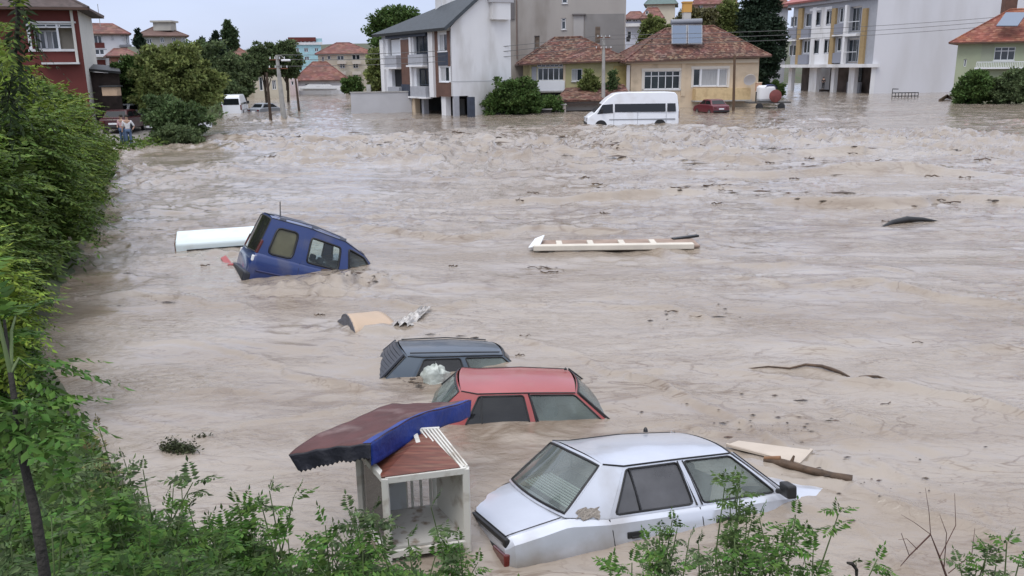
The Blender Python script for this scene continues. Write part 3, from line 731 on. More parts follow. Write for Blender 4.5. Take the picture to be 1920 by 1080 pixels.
b = MB(); b.box((.06,0,.52), (.16,1.64,.28)); b.build('rear_bumper', mat('dark_bumper', (.02,.022,.03), .5), blue, world=False, bevel=.04)
a = MB(); a.tube([(.60,0,1.90),(.52,0,2.22)], .011, 6); a.lathe((.60,0,1.885), [(.05,0),(.035,.03)], 10); a.build('roof_aerial', M['black'], blue, world=False)
d = MB(); d.box((.19,0,1.45),(.02,.02,.62),mtx=Matrix.Rotation(.22,3,'Y')); d.box((.36,0,1.90),(.12,.55,.02)); d.build('rear_door_trim', M['black'], blue, world=False)

# ---- small vehicles built from a side outline ------------------------------------------------
def outline_vehicle(root, prof, w, paint, tumble=.12, belt=1.0, name='body', nseg=1):
    """prof: closed side outline (x,z) clockwise from rear bottom; width w, narrowing above the belt"""
    mb = MB(); k = len(prof)
    def hw(z, x): 
        t_ = max(0, (z-belt))/1.0
        return w/2-tumble*t_
    L_ = [(x, -hw(z,x), z) for x, z in prof]; R_ = [(x, hw(z,x), z) for x, z in prof]
    mb.add(L_+R_, [tuple(range(k)), tuple(range(2*k-1,k-1,-1))]+[(i, i+k, (i+1)%k+k, (i+1)%k) for i in range(k)])
    return mb.build(name, paint, root, world=False, bevel=.05, smooth=40)
def side_pane(root, pts, w, tumble, belt, m, name='side_window', proud=.012):
    for s in (-1,1):
        mb = MB(); q = [(x, s*(w/2-tumble*max(0,z-belt)+proud), z) for x, z in pts]
        mb.slab(q, (0,s,0), .03); mb.build(name, m, root, world=False)
def wheel(root, x, y, r=.32, wd=.2):
    t_ = MB(); t_.lathe((x,y,r), [(r*.6,-wd/2),(r*.93,-wd/2),(r,-wd*.35),(r,wd*.35),(r*.93,wd/2),(r*.6,wd/2)], 20, axis='Y'); wb = t_.build('wheel', M['black'], root, world=False, smooth=40)
    h = MB(); h.lathe((x,y,r), [(r*.15,-wd*.53),(r*.58,-wd*.5),(r*.6,-wd*.4),(r*.6,wd*.4),(r*.58,wd*.5),(r*.15,wd*.53)], 16, axis='Y'); h.build('hubcap', M['chrome'], wb, world=False, smooth=40)
VGL = mat('tinted_window', (.010,.012,.015), .12, spec=.45)
def minibus(label, loc, yaw, L=6.7, Hh=2.65, w=2.0, group=None, cat='minibus', band=True, name='minibus'):
    r = thing(name, label, cat, loc=loc, rot=(0,0,yaw), group=group)
    prof = [(0,.35),(0,1.3),(.03,1.7),(.12,Hh-.25),(.30,Hh-.04),(.8,Hh),(L*.62,Hh),(L*.70,Hh-.08),(L*.78,Hh-.42),(L*.83,Hh-.75),(L-.55,1.38),(L-.30,1.22),(L-.05,1.0),(L,.75),(L,.35)]
    outline_vehicle(r, prof, w, PAINT['white'], .14, 1.25)
    zt = Hh-.80; zb = 1.38
    side_pane(r, [(.98,zb),(L*.70,zb),(L*.70,zt),(.98,zt)], w, .14, 1.25, VGL)
    side_pane(r, [(.22,zb),(.85,zb),(.85,zt),(.27,zt)], w, .14, 1.25, VGL)
    side_pane(r, [(L*.72,zb-.05),(L-.72,zb-.12),(L*.835,zt-.05),(L*.72,zt)], w, .14, 1.25, VGL)
    f = MB(); f.slab([(L-.50,-w/2+.10,1.40),(L-.50,w/2-.10,1.40),(L*.84,w/2-.22,Hh-.80),(L*.84,-w/2+.22,Hh-.80)], (.7,0,.7), .03); f.build('windshield', VGL, r, world=False)
    b = MB(); b.slab([(-.012,-w/2+.18,1.4),(-.012,w/2-.18,1.4),(.02,w/2-.22,2.0),(.02,-w/2+.22,2.0)], (-1,0,0), .02); b.build('rear_window', VGL, r, world=False)
    for s in (-1,1):
        for x in (.92, L*.71, L*.45):
            d = MB(); d.box((x, s*(w/2+.003), .98), (.02,.012,.9)); d.build('door_seam', mat('seam_grey', (.25,.26,.28), .6), r, world=False)
        d = MB(); d.box((L*.4, s*(w/2+.004), .86), (L*.72,.03,.07)); d.build('side_moulding', mat('seam_grey', (.25,.26,.28), .6), r, world=False)
    for s in (-1,1):
        for x in (1.35, L-1.0): 
            wheel(r, x, s*(w/2-.10), .35)
            a_ = MB(); a_.lathe((x, s*(w/2-.06), .40), [(.44,-.07),(.44,.07)], 20, axis='Y'); a_.build('wheel_arch', M['black'], r, world=False)
        h = MB(); h.box((L-.08, s*.78, .92), (.25,.30,.22)); h.build('headlight', M['chrome'], r, world=False, bevel=.04)
        t_ = MB(); t_.box((.0, s*.92, 1.15), (.06,.14,.5)); t_.build('tail_light', lampred, r, world=False, bevel=.02)
        m_ = MB(); m_.box((L-1.05, s*(w/2+.17), 1.5), (.12,.2,.28)); m_.bar((L-1.05,s*w/2,1.42),(L-1.05,s*(w/2+.12),1.46),.05); m_.build('wing_mirror', M['black'], r, world=False, bevel=.03)
    bb = MB(); bb.box((L-.02,0,.55),(.16,w-.1,.26)); bb.build('front_bumper', M['black'], r, world=False, bevel=.05)
    return r
def small_car(label, loc, yaw, paint, L=3.9, w=1.62, Hh=1.40, group=None, name='parked_car', pitch=0, cat='car'):
    r = thing(name, label, cat, loc=loc, rot=(0,pitch,yaw), group=group)
    outline_vehicle(r, [(.03,.28),(0,.55),(.05,.88),(.35,.96),(L*.28,.97),(L*.72,.95),(L-.5,.85),(L-.08,.72),(L,.5),(L-.03,.28)], w, paint, .1, .9)
    # cabin
    c = MB(); b0,b1,t0,t1 = .42, L*.75, .85, L*.58
    vs = []
    for x, z, hw_ in ((b0,.95,w/2-.06),(b1,.94,w/2-.06),(t1,Hh-.02,w/2-.20),(t0,Hh-.02,w/2-.20),(( t0+t1)/2,Hh+.02,w/2-.22)): vs += [(x,-hw_,z),(x,hw_,z)]
    c.add(vs, [(0,2,4,8,6),(1,7,9,5,3),(0,1,3,2),(2,3,5,4),(4,5,9,8),(8,9,7,6),(6,7,1,0)])
    c.build('cabin', paint, r, world=False, bevel=.04, smooth=50)
    def pl(x, z): 
        t_ = (z-.95)/(Hh-.97); return w/2-.06-.14*t_
    for s in (-1,1):
        for q in ([(b0+.22,1.0),(L*.43,1.0),(L*.43,Hh-.1),(t0+.10,Hh-.1)], [(L*.455,1.0),(b1-.22,1.0),(t1-.06,Hh-.1),(L*.455,Hh-.1)]):
            mb = MB(); mb.slab([(x, s*(pl(x,z)+.01), z) for x, z in q], (0,s,.3), .02); mb.build('side_window', VGL, r, world=False)
    mb = MB(); mb.slab([(b0+.06,-w/2+.17,1.02),(b0+.06,w/2-.17,1.02),(t0-.06,w/2-.27,Hh-.07),(t0-.06,-w/2+.27,Hh-.07)], (-.7,0,.6), .02); mb.build('rear_window', VGL, r, world=False)
    mb = MB(); mb.slab([(b1-.03,-w/2+.17,1.0),(b1-.03,w/2-.17,1.0),(t1+.08,w/2-.27,Hh-.07),(t1+.08,-w/2+.27,Hh-.07)], (.7,0,.6), .02); mb.build('windshield', VGL, r, world=False)
    for s in (-1,1):
        for x in (.72, L-.78): wheel(r, x, s*(w/2-.08), .29, .18)
        l = MB(); l.box((-.0,s*(w/2-.2),.72),(.05,.26,.16)); l.build('tail_light', lampred, r, world=False, bevel=.01)
        l = MB(); l.box((L-.06,s*(w/2-.24),.66),(.08,.3,.14)); l.build('headlight', M['chrome'], r, world=False, bevel=.01)
    p = MB(); p.box((-.015,0,.62),(.012,.5,.11)); p.build('number_plate', M['wframe'], r, world=False)
    for x in (-.02, L+.0):
        b_ = MB(); b_.box((x,0,.42),(.12,w-.06,.16)); b_.build('bumper', M['black'], r, world=False, bevel=.03)
    return r
# big white minibus: front to the left
a0 = gp(1268,233); minibus('white high-roof minibus standing in the flood in front of the two old houses', (a0.x, a0.y+.2, -.42), pi+.02, L=6.6, Hh=2.75)
a0 = at(460,208,88); vanb = minibus('small white van half sunk far up the flooded street, beside the dark trees', (a0.x-.9, 86.5, -.55), pi/2+.16, L=5.2, Hh=2.35, w=1.9, cat='van', name='delivery_van')
a0 = at(486,208,90); small_car('dark grey car half under water just right of the distant white van', (a0.x-.3, 89, -.55), pi/2-.5, PAINT['grey'], L=3.8, name='flooded_car')
a0 = at(1356,214,76); small_car('dark red hatchback standing in water below the balcony of the beige house', (a0.x-.1, 76.3, -.22), pi/2+.28, PAINT['maroon'], L=3.7, name='flooded_car')
# ============================================================ KIOSK, AWNING, DEBRIS
PW = mat('kiosk_white_paint', (.60,.585,.54), .6, dirt=(.22,.15,.09), dirt_amt=.6, dirt_scale=6)
ks = thing('display_booth', 'small white framed booth with glass missing, stranded beside the boot of the silver car', 'booth', loc=(-.9, 6.9, 0))
A0, B0_, D0 = Vector((-1.10,6.62,0)), Vector((-.42,6.79,0)), Vector((-1.43,7.22,0)); C0 = B0_+(D0-A0)
tz = .83; bz = -.12
def lev(p, z): return Vector((p.x, p.y, z))
for P_ in (A0, B0_, C0, D0):
    lo = bz if P_ is not D0 else .05
    q = MB(); q.bar(lev(P_, lo), lev(P_, tz), .058, .058, up=(0,1,0)); q.build('corner_post', PW, ks, bevel=.006)
for a_, b_ in ((A0,B0_),(B0_,C0),(C0,D0),(D0,A0)):
    q = MB(); q.bar(lev(a_,tz-.02), lev(b_,tz-.02), .05, .062); q.build('top_rail', PW, ks, bevel=.006)
    q = MB(); q.bar(lev(a_,.10), lev(b_,.10), .05, .07); q.build('bottom_rail', PW, ks, bevel=.006)
q = MB(); q.slab([lev(A0,.16),lev(B0_,.16),lev(C0,.16),lev(D0,.16)], (0,0,1), .02); q.build('floor_board', mat('booth_floor', (.42,.41,.38), .7, dirt=(.14,.09,.05), dirt_amt=.8, dirt_scale=9), ks)
nb = (D0-A0).normalized()
for s_, zz in ((0,.47),):
    q = MB(); q.bar(lev(lerp(D0,C0,.02),zz), lev(lerp(D0,C0,.62),zz), .022, .03); q.build('middle_rail', PW, ks)
for t_ in (.60,.68,.80,.93):
    q = MB(); p_ = lerp(D0, C0, t_); q.bar(lev(p_,.16), lev(p_,tz-.05), .024, .03, up=(0,1,0)); q.build('glazing_bar', PW, ks)
q = MB(); q.slab([lev(lerp(D0,C0,.03),.16),lev(lerp(D0,C0,.6),.16),lev(lerp(D0,C0,.6),.45),lev(lerp(D0,C0,.03),.45)], nb, .015); q.build('back_panel', mat('booth_panel', (.50,.52,.55), .5, dirt=(.3,.25,.2), dirt_amt=.5, dirt_scale=5), ks)
q = MB(); q.slab([lev(A0,.16)+nb*.03,lev(D0,.16)-nb*.03,lev(D0,tz-.06)-nb*.03,lev(A0,tz-.06)+nb*.03], (-.8,-.5,0), .008); q.build('side_glass', glass_mat('booth_glass', (.95,.95,.94), (.55,.52,.48), .10), ks)
q = MB(); q.slab([lev(lerp(B0_,C0,.08),.16),lev(lerp(B0_,C0,.92),.16),lev(lerp(B0_,C0,.92),tz-.06),lev(lerp(B0_,C0,.08),tz-.06)], (1,-.3,0), .012); q.build('side_panel', PW, ks)
q = MB(); q.bar(lev(lerp(B0_,C0,.15),.65), lev(lerp(B0_,C0,.9),.22), .022,.022); q.build('loose_strut', PW, ks)
# pitched timber lid under the awning
apex0, apex1 = at(702,866,7.0), at(798,808,7.35)
lidm = mat('red_brown_timber', (.17,.055,.035), .55, var=.45, vscale=4, stretch=(1,8,1), dirt=(.3,.2,.14), dirt_amt=.4, dirt_scale=3)
q = MB(); q.slab([lev(A0,tz+.02)-nb*.03+Vector((-.04,0,0)), lev(B0_,tz+.02)-nb*.03+Vector((-.06,0,0)), apex1, apex0], (0,-.5,.8), .02); q.build('lid_panel', lidm, ks)
lat = MB()
for k in range(6):
    o_ = Vector((.030*k,.008*k,0)); lat.bar(at(788+6.5*k,807-.5*k,7.36), at(846+6*k,879-1*k,6.80), .014, .02)
lat.bar(at(785,806,7.37), at(824,804,7.37), .03,.03); lat.build('lattice', PW, ks)
q = MB(); q.bar(at(779,816,7.30), at(800,882,6.74), .04,.035); q.build('prop_stick', PW, ks)

# awning
aw = thing('fallen_awning', 'torn awning with maroon canvas top and blue and black valances, slumped over the booth', 'awning', loc=(-1.2,7.1,1.0))
A_ = gp(541,853,.98); B_ = gp(695,829,1.12); C_ = at(884,750,8.25); D_ = at(735,757,8.35)
up_ = Vector((0,0,1))
def awP(u, v):   # u: A->B (along the black front), v: front -> back
    p = lerp(lerp(A_, B_, u), lerp(D_, C_, u), v)
    arch = (.10*sin(pi*v**.75)+.018*sin(9*v+4*u)+.007*sin(23*u+7*v)+.005*sin(31*v-9*u)-.02*abs(sin(3*pi*v))*sin(pi*u))
    return p+up_*(arch*.55)
cm_ = mat('maroon_canvas', (.10,.038,.036), .75, var=.35, vscale=3, dirt=(.30,.23,.22), dirt_amt=.5, dirt_scale=2.2, bump=.3, bscale=7)
mb = MB(); mb.grid(awP, 18, 30); mb.build('canvas_top', cm_, aw, smooth=60, solid=.006)
bk = mat('black_valance', (.012,.013,.022), .6, var=.4, bump=.3, bscale=12); bl = mat('blue_tarpaulin', (.008,.035,.24), .45, var=.35, vscale=3, bump=.5, bscale=7)
def fr(u, v):
    p = awP(u, 0); n_ = u*16; sc_ = .022*abs((n_ % 1)-.5)*2
    dp = (.155-.02*u)-(sc_ if v > .9 else 0)
    return p+Vector((.09*(1-u),-.03,-dp))*v+Vector((0,-.012*sin(u*20)*v,0))
mb = MB(); mb.grid(fr, 96, 8); mb.build('black_valance', bk, aw, smooth=60, solid=.004)
def bf(u, v):
    p = awP(1, u); dp = lerp(.20,.20,u)+.03*sin(u*5)
    return p+Vector((.015*sin(u*17)*v,-.02*v+.02*sin(u*11)*v*v,-dp*v))
mb = MB(); mb.grid(bf, 50, 8); mb.build('blue_valance', bl, aw, smooth=60, solid=.004)
mb = MB(); mb.grid(lambda u, v: awP(1-.10*v*(1-.3*u), u)+up_*.006, 40, 2); mb.build('blue_edge', bl, aw, smooth=60)
q = MB(); q.tube([awP(.9,0.05)+Vector((0,0,-.05)), awP(.9,.5)+Vector((0,0,-.06)), awP(.9,.95)+Vector((0,0,-.05))], .014, 6); q.build('frame_tube', M['rust'], aw)

# ---- floating white trough behind the blue van
def floatbox(name, label, cat, p, q_, wd, hh, m, tilt=0, z0=-.15):
    pass
a1, a2 = gp(330,473), gp(500,462)
t_ = thing('floating_freezer', 'long white upturned box drifting behind the tail of the blue van', 'container', loc=(a1+a2)/2)
wb = mat('white_enamel', (.66,.75,.77), .3, coat=.4, dirt=(.4,.36,.3), dirt_amt=.3)
dd = (a2-a1).normalized(); nn = Vector((-dd.y, dd.x, 0))
def wl(t, o, z): return a1+dd*((a2-a1).length*t)+nn*o+Vector((0,0,z))
mb = MB(); prof = [(0,-.2),(0,.16),(.06,.24),(.10,.27),(.62,.40),(.75,.36),(.78,-.2)]
k = len(prof); vs = [wl(0,o,z) for o, z in prof]+[wl(1,o,z+.02) for o, z in prof]
mb.add(vs, [tuple(range(k)), tuple(range(2*k-1,k-1,-1))]+[(i,i+k,(i+1)%k+k,(i+1)%k) for i in range(k)]); mb.build('shell', wb, t_, bevel=.03, smooth=30)
mb = MB(); mb.bar(wl(.12,-.015,.02), wl(.8,-.015,.04), .02,.05); mb.build('dark_slot', M['black'], t_)
mb = MB(); mb.slab([wl(-.012,.03,-.1),wl(-.012,.72,-.1),wl(-.012,.70,.33),wl(-.012,.08,.20)], -dd, .02); mb.build('rusty_end', M['rust'], t_)

# red bit
a1, a2 = gp(414,489), gp(462,497)
t_ = thing('plastic_debris', 'small red bent plastic panel drifting left of the blue van', 'debris', loc=a1)
rm = mat('red_plastic', (.33,.05,.045), .4)
q = MB(); q.slab([a1+Vector((0,0,.07)),gp(424,500)+Vector((0,0,.0)),gp(436,496)+Vector((0,0,.02)),gp(424,486)+Vector((0,0,.10))], (0,-.3,1), .03); q.build('bent_end', rm, t_, bevel=.01)
q = MB(); q.bar(gp(428,498)+Vector((0,0,.02)), gp(466,497)+Vector((0,0,.03)), .14,.04); q.build('strip', rm, t_, bevel=.01)

# tan casing with torn wrapping
t_ = thing('floating_casing', 'tan casing with a grey open end drifting between the blue van and the slate car', 'debris', loc=gp(680,615))
c1 = at(640,593,14.3); tanm = mat('tan_plastic', (.46,.34,.24), .5, dirt=(.4,.32,.25), dirt_amt=.4)
e0, e1 = gp(668,628,0.0), gp(640,598,.02); f0, f1 = gp(745,612,-.03), gp(700,585,-.03)
def cs(u, v):
    p = lerp(lerp(e0, f0, u), lerp(e1, f1, u), v); return p+Vector((0,0,(.20-.10*u)*sin(pi*v)**.7))
mb = MB(); mb.grid(cs, 10, 12); mb.build('cover', tanm, t_, smooth=60, solid=.02)
mb = MB(); ee = [cs(.0, v)+Vector((-.012,0,0)) for v in np.linspace(0,1,10)]; mb.add(ee+[e0+Vector((-.03,-.02,-.15)), e1+Vector((-.12,0,-.05))], [tuple(range(12))]); mb.build('open_end', mat('grey_grille', (.13,.13,.15), .7, var=.4, vscale=20), t_, solid=.02)
t_ = thing('plastic_sheet', 'crumpled translucent sheeting trailing right of the tan casing', 'sheeting', loc=gp(770,605))
g0, g1, g2, g3 = gp(735,615), gp(775,614), gp(808,580), gp(785,584)
shm = mat('dirty_sheet', (.56,.53,.50), .35, var=.4, vscale=14)
def sh(u, v):
    p = lerp(lerp(g0,g1,v), lerp(g3,g2,v), u); n_ = fbm(np.array([u*13.]), np.array([v*9.]), 4, 4)[0]
    return p+Vector((n_*.05, n_*.04, .035+n_*.09+.05*sin(pi*v)))
mb = MB(); mb.grid(sh, 26, 14); mb.build('sheet', shm, t_, smooth=35)

# white plastic sack against the slate car
t_ = thing('plastic_sack', 'pale bulging plastic sack wedged between the slate car and the red car', 'sack', loc=gp(815,712))
mb = MB(); cc = gp(818,712,.02)
def sk(u, v):
    a = u*2*pi; b_ = (v-.12)*pi/1.76; r_ = cos(b_ if b_ > 0 else 0)
    n_ = .8+.5*fbm(np.array([3*cos(a)+5]), np.array([3*sin(a)+v*3]), 3, 3)[0]
    return cc+Vector((.25*r_*cos(a)*n_, .16*r_*sin(a)*n_, .24*sin(b_)*n_))
mb.grid(sk, 20, 12); mb.build('sack', mat('sack_plastic', (.52,.56,.52), .35, var=.3, vscale=6, bump=.5, bscale=12), t_, smooth=60)

# floating eaves gutter / cornice board
g0, g1 = gp(1000,474)+Vector((0,0,.07)), gp(1312,470)+Vector((0,0,.07))
t_ = thing('floating_cornice', 'long cream moulded board lying in the current in mid-water, right of the blue van', 'board', loc=(g0+g1)/2)
cm2 = mat('cream_moulding', (.62,.57,.49), .6, var=.12)
q = MB(); q.bar(g0+Vector((0,0,.05)), g1+Vector((-.15,0,.05)), .20, .13); q.build('front_rib', cm2, t_, bevel=.02)
q = MB(); q.bar(g0+Vector((.05,.42,.03)), g1+Vector((0,.42,.03)), .85, .05); q.build('web', mat('brown_board', (.33,.24,.19), .8, var=.3), t_)
for k in range(4):
    q = MB(); p_ = lerp(g0, g1, .16+.19*k)+Vector((0,.33,.07)); q.box(p_, (.14,.5,.06)); q.build('cross_rib', cm2, t_, bevel=.01)
q = MB(); q.slab([g0+Vector((-.12,-.05,.08)),g0+Vector((.16,-.02,.14)),g0+Vector((.30,.85,.20)),g0+Vector((.05,.75,.12))], (0,0,1), .05); q.build('end_cap', M['wframe'], t_, bevel=.02)
q = MB(); q.bar(g1+Vector((-.5,.75,.06)), g1+Vector((.15,.95,.10)), .12,.05); q.build('black_flap', M['black'], t_)

def debris_curve(name, label, cat, pts, rads, m, z=.02, group=None, sub=None):
    o = MB(); o.tube([gp(x, y)+Vector((0,0,z+dz+float(wave(np.array([gp(x,y).x]), np.array([gp(x,y).y]))[0]+_shear(np.array([gp(x,y).x]), np.array([gp(x,y).y]))[0]) if y > 230 else z+dz)) for x, y, dz in pts], rads, 7)
    ob = o.build(name, m, None, smooth=60)
    # put the origin on the thing
    me = ob.data; c = Vector(gp(*pts[0][:2])); me.transform(Matrix.Translation(-c)); ob.location = c
    return tag(ob, label, cat, group)
debris_curve('rubber_tyre', 'black curved rubber rim breaking the surface at the right of the river', 'tyre', [(1652,427,-.05),(1672,422,.02),(1700,419,.06),(1730,418,.04),(1762,419,-.04)], [.03,.07,.09,.06,.02], M['black'])
debris_curve('drifting_branch', 'long dark bent branch half afloat in the right-hand eddy, tapering to the left', 'branch', [(1400,695,-.03),(1440,693,-.01),(1480,695,-.005),(1510,693,.0),(1540,697,.01),(1558,703,.012),(1575,707,.0),(1592,714,-.02)], [.008,.012,.013,.018,.024,.027,.022,.012], M['wood'])
debris_curve('drifting_branch', 'thin arched twig to the right of the long dark branch', 'branch', [(1610,717,-.02),(1628,714,.0),(1645,714,.005),(1665,718,-.02)], [.012,.02,.018,.01], M['wood'])
lg = thing('floating_log', 'brown log with a knot floating off the bonnet of the silver car', 'log', loc=gp(1515,890))
q = MB(); q.tube([gp(1432,872)+Vector((0,0,.06)),gp(1465,880)+Vector((0,0,.07)),gp(1510,890)+Vector((0,0,.06)),gp(1560,901)+Vector((0,0,.05)),gp(1597,908)+Vector((0,0,.05))], [.03,.048,.04,.042,.05], 10)
q.build('trunk', M['wood'], lg, smooth=60)
q = MB(); q.tube([gp(1482,882)+Vector((0,0,.08)), gp(1487,880)+Vector((.0,0,.16))], [.025,.012], 6); q.build('knot', M['wood'], lg)
q = MB(); q.tube([gp(1432,872)+Vector((.0,0,.08)), gp(1462,878)+Vector((0,0,.115))], [.022,.03], 8); q.build('bare_end', mat('fresh_wood', (.26,.13,.06), .7, var=.4, vscale=9), lg, smooth=60)
bd = MB(); bpts = [gp(1366,832,.05),gp(1382,826,.05),gp(1522,846,.07),gp(1502,868,.05)]
bd.slab([gp(1362,834,.06),gp(1500,868,.07),gp(1522,844,.09),gp(1385,826,.06)], (0,0,1), .025)
for a_, b_ in ((0,1),(1,2)): bd.bar([gp(1362,834,.05),gp(1500,868,.05),gp(1522,844,.08)][a_],[gp(1362,834,.05),gp(1500,868,.05),gp(1522,844,.08)][b_],.03,.035)
tag(bd.build('flat_board', mat('board_cream', (.50,.43,.36), .7, var=.15), None), 'flat pale board floating behind the windscreen of the silver car', 'board')

# weed clump and twigs
def clump(label, x, y, n, sp, m, group=None, cat='plant debris', name='drifting_clump', s=.05):
    c = gp(x, y); r = np.random.default_rng(int(x*7+y))
    V, F = [], []
    for i in range(n):
        t = r.random()*2-1
        p = np.array([t*sp[0]+r.normal()*.04, r.normal()*sp[1]-t*sp[0]*.35, abs(r.normal())*sp[2]])
        d = r.normal(size=3); d[2] *= .5; d /= np.linalg.norm(d); e = np.cross(d, r.normal(size=3)); e /= np.linalg.norm(e)
        l = s*(.5+r.random()); b0 = len(V)
        V += [p, p+d*l*.5+e*l*.22, p+d*l, p+d*l*.5-e*l*.22]; F.append((b0,b0+1,b0+2,b0+3))
    me = npmesh(name, V, F, m); me.location = c
    return tag(me, label, cat, group, 'stuff')
dkleaf = mat('rotting_leaves', (.035,.045,.015), .8, island=.6)
clump('dark green raft of weeds floating off the left bank', 335, 846, 1500, (.17,.045,.05), dkleaf, s=.035)
clump('tiny dark tuft drifting above the green weed raft', 384, 822, 160, (.035,.02,.025), dkleaf, s=.03)
twigs = [(510,302,14),(518,298,10),(1135,405,9),(1240,360,12),(940,262,10),(1010,505,20),(1030,512,16),(1080,268,12),(1050,262,9),(1130,280,16),(1185,283,14),(1262,281,12),(1255,276,8),(1322,279,13),
 (1165,292,9),(1095,340,9),(1120,347,10),(1275,357,16),(1340,358,22),(1360,362,12),(1000,372,10),(975,383,7),(1345,385,9),(1590,290,14),(1518,300,8),(1440,305,10),(1475,292,9),(1780,384,16),(1760,380,10),
 (1650,303,8),(1840,308,14),(1810,334,16),(1745,333,14),(1690,272,8),(1660,415,6),(1490,338,9),(860,258,11),(1270,588,18),(1300,597,16),(975,665,9),(600,590,10),(590,258,12),(565,262,14),(500,262,9),(985,632,10),(510,262,16),(850,500,8),(385,500,8),(1720,645,9),(1660,758,11)]
for i, (x, y, L_) in enumerate(twigs):
    r = random.Random(i); w_ = L_*.6
    o = MB(); c = gp(x, y); sc = c.y/1500.
    ks = 6; pts = [Vector((L_*sc*(q/ks*2-1), r.uniform(-.5,.5)*L_*sc, .005+sc*r.uniform(-1.2,1.6))) for q in range(ks+1)]
    o.tube(pts, [sc*r.uniform(.4,1.3) for q in pts], 5)
    if i % 3 == 0: o.tube([pts[2], pts[2]+Vector((L_*.3*sc, -.2*L_*sc, sc*r.uniform(2,5)))], [sc*.7, sc*.3], 4)
    ob = o.build('drifting_twig', M['wood'], None, smooth=60); ob.location = c+Vector((0,0,float(water_z(c.x, c.y)[0])+.3*sc))
    tag(ob, 'small dark twig drifting among many on the brown water', 'twig', 'twigs drifting in the current')

# scum and small flotsam gathered along the churned belts
r = np.random.default_rng(77); xs_, ys_, sz_ = [], [], []
def scat(n, px, py, sx, sy, s):
    for i in range(n):
        p = gp(px+r.normal()*sx, max(205, py+r.normal()*sy)); xs_.append(p.x); ys_.append(p.y); sz_.append(s*(.15+r.random()**3*1.5)*.75)
scat(110, 1150, 285, 260, 17, .16); scat(70, 640, 262, 170, 13, .17); scat(60, 1480, 305, 200, 25, .13); scat(50, 1700, 380, 150, 10, .09); scat(45, 1300, 360, 90, 6, .10); scat(12, 1010, 506, 34, 4, .04)
scat(14, 1300, 592, 60, 12, .03); scat(60, 660, 520, 45, 8, .05); scat(60, 1420, 800, 90, 22, .025); scat(40, 1650, 900, 100, 30, .02); scat(50, 960, 250, 60, 12, .15); scat(60, 300, 440, 60, 90, .04); scat(30, 850, 650, 60, 20, .03); scat(25, 780, 715, 25, 6, .04)
xs_, ys_, sz_ = map(np.array, (xs_, ys_, sz_)); n = len(xs_); zz = water_z(xs_, ys_)
V, F = [], []
for i in range(n):
    k = 7; a0_ = r.random()*6.28; s_ = sz_[i]; el = 1+4*r.random(); b0 = len(V)
    for q in range(k): a_ = a0_+q*2*pi/k; V.append((xs_[i]+cos(a_)*s_*el*(.3+.9*r.random()), ys_[i]+sin(a_)*s_*(.2+.9*r.random()), zz[i]+.012))
    V.append((xs_[i], ys_[i], zz[i]+.018+s_*.3)); F += [(b0+q, b0+(q+1)%k, b0+k) for q in range(k)]
tag(npmesh('flotsam', V, F, mat('wet_flotsam', (.055,.036,.024), .7, island=.6)), 'scattered dark scum and wood scraps floating over the churned brown water', 'flotsam', kind='stuff')
